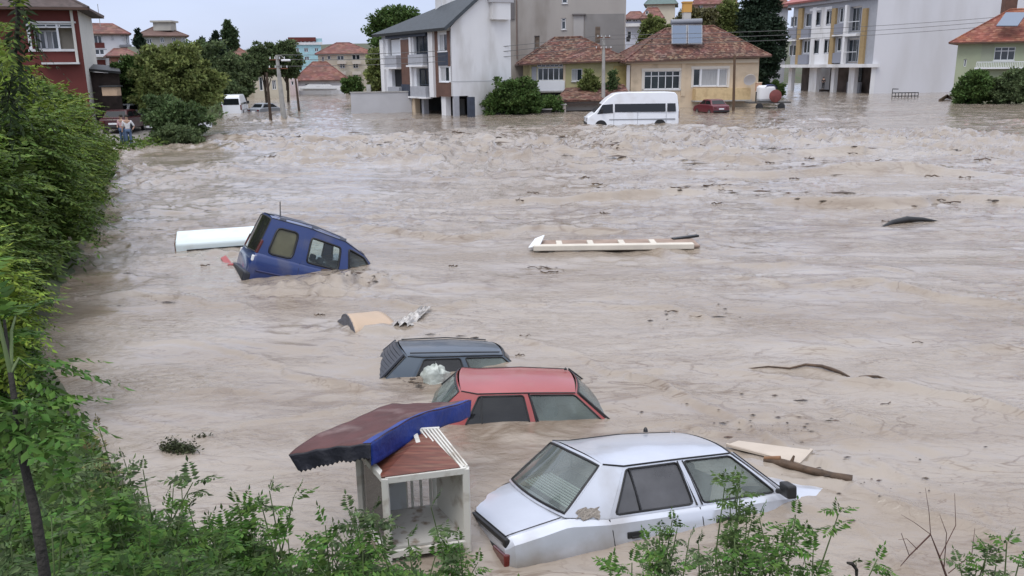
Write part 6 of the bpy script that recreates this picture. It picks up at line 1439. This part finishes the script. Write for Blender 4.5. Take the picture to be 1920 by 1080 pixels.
pxtree('conifer_tree', 'huge dark conifer between the beige house and the striped block', 1376,1476,-70,165, 106, LF['conifer'], 24000, .42, 23, [(0,.8,.35,.3),(0,.5,.6,.35),(.08,.2,.85,.35),(-.1,-.1,.95,.38),(.1,-.4,1.0,.34),(-.1,-.65,.95,.3),(.3,-.8,.6,.2)], ncl=220, zb=-1.4, trw=.35, clr=.22)
pxtree('riverside_bush', 'left half of the wide green bush under the green house', 1786,1870,128,196, 88, LF['mid'], 8500, .30, 24, zb=-1.2, cat='shrub', ncl=120, clr=.26)
pxtree('riverside_bush', 'right half of the wide bush, cut by the right edge of the picture', 1850,1945,125,198, 87, LF['dark'], 7500, .30, 25, zb=-1.2, cat='shrub', ncl=120, clr=.26)
pxtree('garden_bush', 'green bush at the foot of the striped block beside the flat trailer', 1420,1475,150,182, 112, LF['mid'], 2000, .34, 26, zb=-1.2, cat='shrub')
pxtree('pine_tree', 'small spire-like conifer left of the brown-roofed house', 254,266,50,90, 120, LF['conifer'], 900, .4, 27, [(0,.55,.35,.45),(0,0,.6,.5),(0,-.5,1,.5)])

# ---- hanging branch, top left corner
hb_ = thing('hanging_branch', 'dark drooping branch hanging into the top left corner, close to the lens', 'branch', loc=at(28,-20,4.0))
r = np.random.default_rng(5); mb = MB(); pts = [at(30,-40,4.0), at(34,30,4.0), at(30,90,4.02), at(22,150,4.05), at(12,205,4.1)]
mb.tube(pts, [.012,.010,.008,.005,.003], 6); mb.build('twig', M['barkdark'], hb_, smooth=60)
O, D = [], []
for i in range(30):
    t = r.random(); k = min(3, int(t*4)); p = lerp(pts[k], pts[k+1], t*4-k); O.append(p+Vector(r.normal(size=3))*.02); D.append((r.normal()*.7, r.normal()*.4, -1.1))
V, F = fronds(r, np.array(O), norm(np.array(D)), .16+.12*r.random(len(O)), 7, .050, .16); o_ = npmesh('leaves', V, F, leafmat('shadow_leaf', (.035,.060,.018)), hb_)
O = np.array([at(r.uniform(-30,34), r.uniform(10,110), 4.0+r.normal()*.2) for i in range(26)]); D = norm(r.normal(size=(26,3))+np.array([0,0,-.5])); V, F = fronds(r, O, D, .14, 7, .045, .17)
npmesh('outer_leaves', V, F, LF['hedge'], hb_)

# ---- sapling with large drooping leaves, bottom left
sp0 = at(88,1100,2.75); sp1 = at(66,960,2.80); sp2 = at(44,865,2.9); sp3 = at(20,700,3.05); sp4 = at(8,600,3.2)
sg = thing('sapling', 'young tree with bare dark stem and large drooping feathered leaves, bottom left corner', 'tree', loc=sp0)
mb = MB(); mb.tube([sp0-Vector((.1,0,.9)), sp0, sp1, sp2, sp3, sp4], [.024,.021,.018,.015,.010,.005], 9); mb.build('trunk', M['barkdark'], sg, smooth=60)
mb = MB(); brs = [(sp2, at(62,745,3.0)), (sp3, at(30,590,3.3)), (sp2, at(-30,760,2.8)), (sp3, at(-20,540,3.1)), (sp3, at(58,690,3.1)), (sp2, at(70,800,2.9))]
for a_, b_ in brs: mb.tube([a_, lerp(a_, b_, .5)+Vector((0,0,.05)), b_], [.009,.006,.003], 6)
mb.build('branches', mat('green_twig', (.10,.14,.05), .7), sg, smooth=60)
O, D = [], []
for a_, b_ in brs:
    for i in range(9): t = r.uniform(.45,1.02); O.append(lerp(a_, b_, t)+Vector(r.normal(size=3))*.02); q = (b_-a_).normalized(); D.append((q.x*.8+r.normal()*.6, q.y*.5+r.normal()*.5, q.z*.3+r.normal()*.3))
V, F = fronds(r, np.array(O), norm(np.array(D)), .18+.12*r.random(len(O)), 7, .070, .20, droop=.45); npmesh('crown', V, F, LF['near'], sg)

# ---- weeds along the near bank
def weed(x, y, Y, h, label, lm, seed, kind='fern', spread=.25, nst=4, fl=.22, ll=.06, nl=7, dens=7, name='weed', lw=.2, lean=0., zoff=0):
    r = np.random.default_rng(seed); p = at(x, y, Y); g0 = gz(p.x, p.y)
    tip = p; base = Vector((p.x-lean, p.y+.05, min(g0, p.z-.2)-.03)); H0 = tip.z-base.z
    root = thing(name, label, 'plant', loc=base, group='weeds along the near bank')
    Vs, Fs, off = [], [], 0; mb = MB()
    for k in range(nst):
        e = tip+Vector((r.normal()*spread*(k > 0), r.normal()*spread*.6*(k > 0), -abs(r.normal())*.25*H0*(k > 0))); s_ = base+Vector((r.normal()*.04, r.normal()*.04, 0)); m_ = lerp(s_, e, .55)+Vector((r.normal()*.04, r.normal()*.04, .02))
        mb.tube([s_, m_, e], [.008,.006,.003], 5)
        n = dens; t = r.uniform(.25,1.02, n)**.75; O = np.array([tuple(lerp(lerp(s_, m_, tt), lerp(m_, e, tt), tt)) for tt in t]); az = r.random(n)*6.28
        D = norm(np.stack([np.cos(az), np.sin(az), .25+.5*r.random(n)], 1))
        V, F = fronds(r, O, D, fl*(1.25-t*.6), nl, ll, lw, droop=.3); Vs.append(V); Fs.append(F+off); off += len(V)
        V, F = fronds(r, np.array([tuple(e)]), norm(np.array([[r.normal()*.3, r.normal()*.3, 1.]])), fl*.5, nl, ll*.8, lw, droop=.1); Vs.append(V); Fs.append(F+off); off += len(V)
    mb.build('stem', mat('green_twig', ()), root, smooth=60); npmesh('leaves', np.concatenate(Vs), np.concatenate(Fs), lm, root)
    return root
WD = [
 (232,860,5.6,.9,'tall thin weed with few leaves left of the floating weed raft','blue',4,.15,.16,.05,5),
 (185,800,6.0,.9,'pale yellowing weed at the calm left water edge','dry',4,.2,.18,.05,6),
 (268,880,5.2,.9,'umbel-like weed below the floating weed raft','blue',4,.14,.15,.045,5),
 (325,915,5.0,.9,'leafy weed leaning over the water, second right of the umbel-like one','near',4,.16,.20,.06,7),
 (355,955,4.7,.9,'short feathery weed in front of the calm water','blue',3,.12,.20,.06,7),
 (445,945,4.5,.9,'bright bushy weed, tallest of the clump left of the white booth','near',8,.22,.24,.065,11),
 (478,965,4.5,.9,'bushy weed at the right side of the tallest clump','near',6,.2,.24,.065,10),
 (505,920,4.4,.9,'thin upright twig weed rising above the clump left of the booth','blue',2,.06,.14,.05,5),
 (400,1000,4.2,.9,'low green weed at the lower edge, left of the tallest clump','near',6,.25,.24,.065,9),
 (540,1010,4.2,.9,'weed with spread leaves near the bottom edge, between clump and booth','near',5,.22,.24,.06,9),
 (610,985,4.3,.9,'arching weed just left of the white booth','near',6,.2,.26,.065,9),
 (655,960,4.5,.9,'dark feathery weed overlapping the left post of the booth','blue',5,.14,.22,.06,8),
 (700,960,4.6,.9,'slim weed in front of the booth side panel','blue',4,.12,.20,.06,7),
 (808,950,4.7,.9,'tall weed with paired leaves in front of the booth opening','blue',3,.12,.26,.07,8),
 (765,1010,4.3,.9,'low weed at the bottom of the booth opening','near',5,.2,.22,.06,8),
 (680,1030,4.1,.9,'bushy weed at the bottom edge under the booth','near',7,.25,.24,.06,10),
 (860,1015,4.9,.9,'grassy weed between the booth and the tail light of the silver car','near',6,.12,.16,.045,8),
 (1238,985,4.8,.9,'feathery weed right of the rear door handle of the silver car','near',5,.08,.15,.042,7),
 (1270,990,4.8,.9,'weed just right of the feathery one by the rear door handle','blue',4,.08,.15,.045,7),
 (1385,912,4.6,.9,'tall leafy weed hiding the front door handle of the silver car','mid',6,.09,.20,.05,8),
 (1410,975,4.6,.9,'dense lower weed at the foot of the tall one by the front door','mid',6,.14,.20,.052,8),
 (1492,965,4.4,.9,'tall branching weed right of the silver car in open water','near',6,.16,.20,.055,8),
 (1525,1030,4.2,.9,'low branching weed right of the tall one in open water','near',5,.16,.18,.055,7),
 (1310,1020,4.3,.9,'small dark weed between the two door weeds','blue',4,.14,.16,.05,6),
 (1185,1055,4.2,.9,'weed tip at the bottom edge under the rear door','near',5,.12,.18,.05,7),
 (1430,1040,4.0,.9,'spreading weed along the bottom edge below the front door','near',7,.28,.22,.055,9),
 (1250,1060,4.0,.9,'low weed cut by the bottom edge below the rear door','near',5,.2,.20,.055,8),
 (1888,1015,4.2,.9,'dark spiky weed at the lower right corner','near',5,.12,.16,.05,8),
 (1850,1040,4.2,.9,'paler weed left of the spiky one in the lower right corner','blue',5,.14,.16,.045,7),
 (1912,1050,4.0,.9,'weed cut by the lower right corner of the picture','near',5,.12,.18,.05,8),
 (1605,1055,4.2,.9,'single curled dark weed tip right of the branching weeds','mid',1,.04,.10,.04,4),
 (60,800,5.0,.9,'weed on the left bank above the sapling leaves','near',6,.22,.22,.06,8),
 (150,880,4.4,.9,'grey-green weed on the bank right of the sapling stem','blue',8,.3,.26,.07,11),
 (200,930,4.2,.9,'thick green weed patch right of the sapling','near',10,.3,.26,.07,11),
 (280,985,4.0,.9,'green weed over bare soil at the lower left','near',8,.28,.24,.065,10),
 (30,900,3.6,.9,'broad weed behind the sapling stem at the left edge','near',8,.3,.28,.075,11),
 (150,1010,3.4,.9,'weed close to the lens, right of the sapling foot','near',9,.28,.24,.06,11),
 (20,1020,3.0,.9,'weed in the extreme lower left corner','blue',9,.25,.22,.055,11),
 (250,1060,3.3,.9,'low bright weed at the bottom edge, lower left','near',9,.26,.22,.055,11),
 (340,1050,3.6,.9,'feathery weed at the bottom edge left of centre','blue',9,.26,.22,.055,11),
 (95,850,4.8,.9,'dark weed between the shrubs and the calm brown water','mid',6,.2,.2,.055,8),
 (40,870,4.2,.9,'shady weed under the sapling leaves','mid',8,.3,.28,.07,10),
]
for i, (x, y, Y, h, lb, mk, nst, sp_, fl_, ll_, dn) in enumerate(WD):
    weed(x, y, Y, h, lb, LF[mk], 100+i, nst=nst, spread=sp_, fl=fl_, ll=ll_, dens=dn)

# dead twigs, lower right
dt = thing('bare_twigs', 'bare reddish branching twigs poking up at the lower right', 'plant', loc=at(1775,1085,4.6)); mbt = MB()
f0 = at(1778,1090,4.6); f1 = at(1745,1002,4.6)
tw = [([f0, at(1762,1045,4.6), f1], .006), ([f1, at(1705,1042,4.6), at(1688,1062,4.6)], .004), ([at(1762,1045,4.6), at(1792,985,4.7), at(1790,925,4.7)], .0025), ([f1, at(1742,960,4.6), at(1735,915,4.6)], .002), ([at(1705,1042,4.6), at(1690,1000,4.6)], .002),
      ([at(1770,1065,4.6), at(1775,1000,4.6), at(1762,965,4.6)], .0025), ([at(1778,1075,4.6), at(1822,1040,4.6), at(1828,990,4.6)], .0025), ([at(1720,1030,4.6), at(1700,1010,4.6), at(1684,1012,4.6)], .002), ([at(1745,1002,4.6), at(1715,980,4.6), at(1690,965,4.6)], .002)]
for p_, r_ in tw: mbt.tube(p_, [r_*1.3, r_, r_*.5][:len(p_)], 5)
mbt.build('twigs', mat('reddish_twig', (.10,.05,.04), .8), dt, smooth=60)
# curled seed heads
mb = MB(); c0 = at(1606,1080,4.2); mb.tube([c0, at(1606,1068,4.2), at(1598,1057,4.2), at(1588,1055,4.2)], [.008,.010,.012,.006], 6); o_ = mb.build('curled_stalk', M['barkdark'], None, smooth=60); o_.data.transform(Matrix.Translation(-c0)); o_.location = c0; tag(o_, 'small dark curled stalk tip at the bottom edge, right of the branching weeds', 'plant')

# ---- ground cover on the bank
def cover(n, xr, yr_, size, lm, seed, label, hgt=.25):
    r = np.random.default_rng(seed); x = r.uniform(*xr, n*3); y = r.uniform(*yr_, n*3); d = bank_dist(x, y); dens = (vn(x*1.3, y*1.3, seed)+.5)
    k = (d > .12)&(dens+r.random(len(x))*.5 > .45); x, y = x[k][:n], y[k][:n]; z = ground_z(x, y)+r.random(len(x))**1.5*hgt*np.clip(.4+dens[k][:n],0,1)
    D = norm(r.normal(size=(len(x),3))*np.array([1,1,.4])+np.array([0,0,.35])); S = norm(np.cross(D, r.normal(size=(len(x),3)))); s_ = size*(.5+r.random(len(x)))
    V, F = leaves(np.stack([x,y,z],1), D, S, s_, s_*.28); return tag(npmesh('ground_cover', V, F, lm), label, 'ground cover', kind='stuff')
cover(60000, (-9,1.5), (1.8,13), .075, LF['grass'], 71, 'low green weeds covering the near bank', .3)
cover(9000, (1.5,7), (3.5,6.2), .06, LF['grass'], 72, 'thin low weeds on the bank at the lower right', .25)
cover(24000, (-27,-8), (13,50), .20, LF['hedge2'], 73, 'rough undergrowth below the hedge', .5)
cover(9000, (-60,-22), (62,128), .5, LF['dark'], 74, 'scrub on the far left bank', 1.2)

# ---- rubble bank and cars on the slipway
r = np.random.default_rng(9)
for i in range(16):
    x, y = -20.6+r.normal()*.9+(-.18*i*.3), 50.5+i*.45+r.normal()*.4; z = gz(x, y); s_ = .25+.35*r.random(); mb = MB()
    mb.lathe((0,0,0), [(s_*.5,-s_*.3),(s_*(.9+.2*r.random()),-.05),(s_*.8,s_*.25),(s_*.35,s_*.45)], 7, rotm=Matrix.Rotation(r.random()*.6,3,'X')); o_ = mb.build('boulder', mat('bank_rock', (.20,.17,.14), .95, var=.4, bump=.4), None); o_.location = (x, y, z+.05); o_.rotation_euler[2] = r.random()*6
    tag(o_, 'grey-brown rubble stone on the bank right of the slipway', 'stone', 'rubble stones beside the slipway')
def carat(x, y, Y, *a, **k): p = at(x, y, Y); return small_car(a[0], (p.x, Y, gz(p.x, Y)+.03), *a[1:], **k)
carat(213,247,53, 'dark maroon car parked on the slipway behind the two standing people', pi*.52, mat('dark_maroon', (.05,.010,.014), .4, coat=.3))
carat(213,212,58, 'white car parked uphill at the hedge end, only its roof and side showing', pi*.45, PAINT['white'])
carat(258,205,64, 'silver-white car parked under the dark tree, left of its neighbour', pi*.4, mat('car_silver', (.45,.46,.48), .4, .2))
carat(268,218,60, 'dark car nosed into the trees below the silver-white one', pi*.3, PAINT['grey'])
carat(292,250,53.5, 'white car half hidden by the bluish waterside shrub', pi*.35, PAINT['white'])

# ============================================================ PEOPLE
def person(label, loc, yaw, h, top, legs, hair=(.02,.015,.012), arm='down', bag=None, skin=(.40,.25,.18)):
    root = thing('person', label, 'person', loc=loc, rot=(0,0,yaw)); k = h/1.75
    def skinned(name, verts, edges, rad, m_, sub=2):
        me = bpy.data.meshes.new(name); me.from_pydata([(x*k, y*k, z*k) for x, y, z in verts], edges, []); me.materials.append(m_)
        o = bpy.data.objects.new(name, me); COL.objects.link(o); o.parent = root; md = o.modifiers.new('Skin', 'SKIN'); md.use_smooth_shade = True
        for i, s_ in enumerate(me.skin_vertices[0].data if me.skin_vertices else []): s_.radius = (rad[i][0]*k, rad[i][1]*k); s_.use_root = (i == 0)
        sb = o.modifiers.new('Sub', 'SUBSURF'); sb.levels = sub; sb.render_levels = sub; return o
    sm = mat('skin_%d' % int(skin[0]*100), skin, .6)
    st = .10
    hands = {'down':((.27,.02,.80),(-.27,.04,.80)), 'fold':((.06,-.22,1.12),(-.08,-.24,1.05)), 'hip':((.24,-.05,.95),(-.30,.0,.82))}[arm]
    elb = {'down':((.25,.03,1.10),(-.25,.04,1.10)), 'fold':((.25,-.06,1.10),(-.25,-.06,1.10)), 'hip':((.34,.05,1.12),(-.27,.03,1.10))}[arm]
    V = [(0,0,.95),(0,0,1.18),(0,0,1.40),(0,.0,1.50),(0,-.01,1.62),(0,-.01,1.72),(.09,0,.92),(.10,-.01,.50),(.11,.02,.09),(.11,-.13,.03),(-.09,0,.92),(-.11,-.03,.50),(-.13,.03,.09),(-.13,-.11,.03),(.19,0,1.41),elb[0],hands[0],(-.19,0,1.41),elb[1],hands[1]]
    E = [(0,1),(1,2),(2,3),(3,4),(4,5),(0,6),(6,7),(7,8),(8,9),(0,10),(10,11),(11,12),(12,13),(2,14),(14,15),(15,16),(2,17),(17,18),(18,19)]
    Rr = [(.13,.10),(.12,.09),(.13,.09),(.05,.05),(.085,.10),(.06,.07),(.085,.085),(.055,.055),(.04,.04),(.035,.025),(.085,.085),(.055,.055),(.04,.04),(.035,.025),(.05,.05),(.038,.038),(.03,.03),(.05,.05),(.038,.038),(.03,.03)]
    me = bpy.data.meshes.new('body')
    def mk(name, idx, grow, m_, cut=None):
        mp_ = {v: i for i, v in enumerate(idx)}; vs = [V[i] for i in idx]
        if cut: 
            for a_, p_ in cut.items(): vs[mp_[a_]] = p_
        es = [(mp_[a_], mp_[b_]) for a_, b_ in E if a_ in mp_ and b_ in mp_]
        m2 = bpy.data.meshes.new(name); m2.from_pydata([(x*k,y*k,z*k) for x,y,z in vs], es, []); m2.materials.append(m_)
        o = bpy.data.objects.new(name, m2); COL.objects.link(o); o.parent = root
        md = o.modifiers.new('Skin', 'SKIN'); md.use_smooth_shade = True
        if not m2.skin_vertices:
            b_ = bmesh.new(); b_.from_mesh(m2); b_.verts.layers.skin.verify(); b_.to_mesh(m2); b_.free()
        for i, vi in enumerate(idx):
            s_ = m2.skin_vertices[0].data[i]; s_.radius = ((Rr[vi][0]+grow)*k, (Rr[vi][1]+grow)*k); s_.use_root = (i == 0)
        sb = o.modifiers.new('Subdivision', 'SUBSURF'); sb.levels = 1; sb.render_levels = 2
        return o
    mk('body', list(range(20)), 0, sm)
    mk('shirt', [1,0,2,14,15,17,18], .018, top, cut={0:(0,0,.98), 15: tuple(lerp(Vector(V[14]), Vector(V[15]), .95)), 18: tuple(lerp(Vector(V[17]), Vector(V[18]), .95))})
    mk('trousers', [0,6,7,8,10,11,12], .017, legs)
    mb = MB(); mb.lathe((0,.015*k,1.66*k), [(.095*k,-.04*k),(.112*k,0),(.105*k,.05*k),(.07*k,.10*k),(.02*k,.118*k)], 12); mb.build('hair', mat('hair_%d' % int(hair[0]*1000), hair, .8), root, world=False, smooth=60)
    mb = MB(); mb.box((0,-.112*k,1.63*k), (.022*k,.03*k,.04*k)); mb.build('nose', sm, root, world=False)
    for s_ in (-1,1): mb = MB(); mb.box((s_*.11*k,-.04*k,.025*k), (.085*k,.25*k,.06*k)); mb.build('shoe', M['black'], root, world=False, bevel=.015)
    if bag: mb = MB(); mb.box((.2*k,.08*k,1.15*k), (.10*k,.22*k,.32*k)); mb.build('bag', bag, root, world=False, bevel=.03)
    return root
jean = mat('jeans', (.09,.14,.24), .9, var=.2); pink = mat('pale_pink_shirt', (.50,.32,.34), .9); wht = mat('white_shirt', (.62,.62,.64), .9); blk_ = mat('black_clothes', (.015,.015,.02), .9)
p = gp(233,276,.12); person('person in pale pink top and light jeans on the slipway, left of the pair', (p.x,p.y,gz(p.x,p.y)+.035), -.3, 1.68, pink, jean, arm='fold')
p = gp(244,278,.12); person('person in white shirt and blue jeans on the slipway, right of the pair', (p.x,p.y,gz(p.x,p.y)+.035), .25, 1.74, wht, jean, arm='hip', bag=blk_)
pz = at(1543,168,124.5); person('person in black standing in the ground-floor doorway of the striped block', (pz.x,124.5,pz.z), 0, 1.75, blk_, blk_, arm='fold')
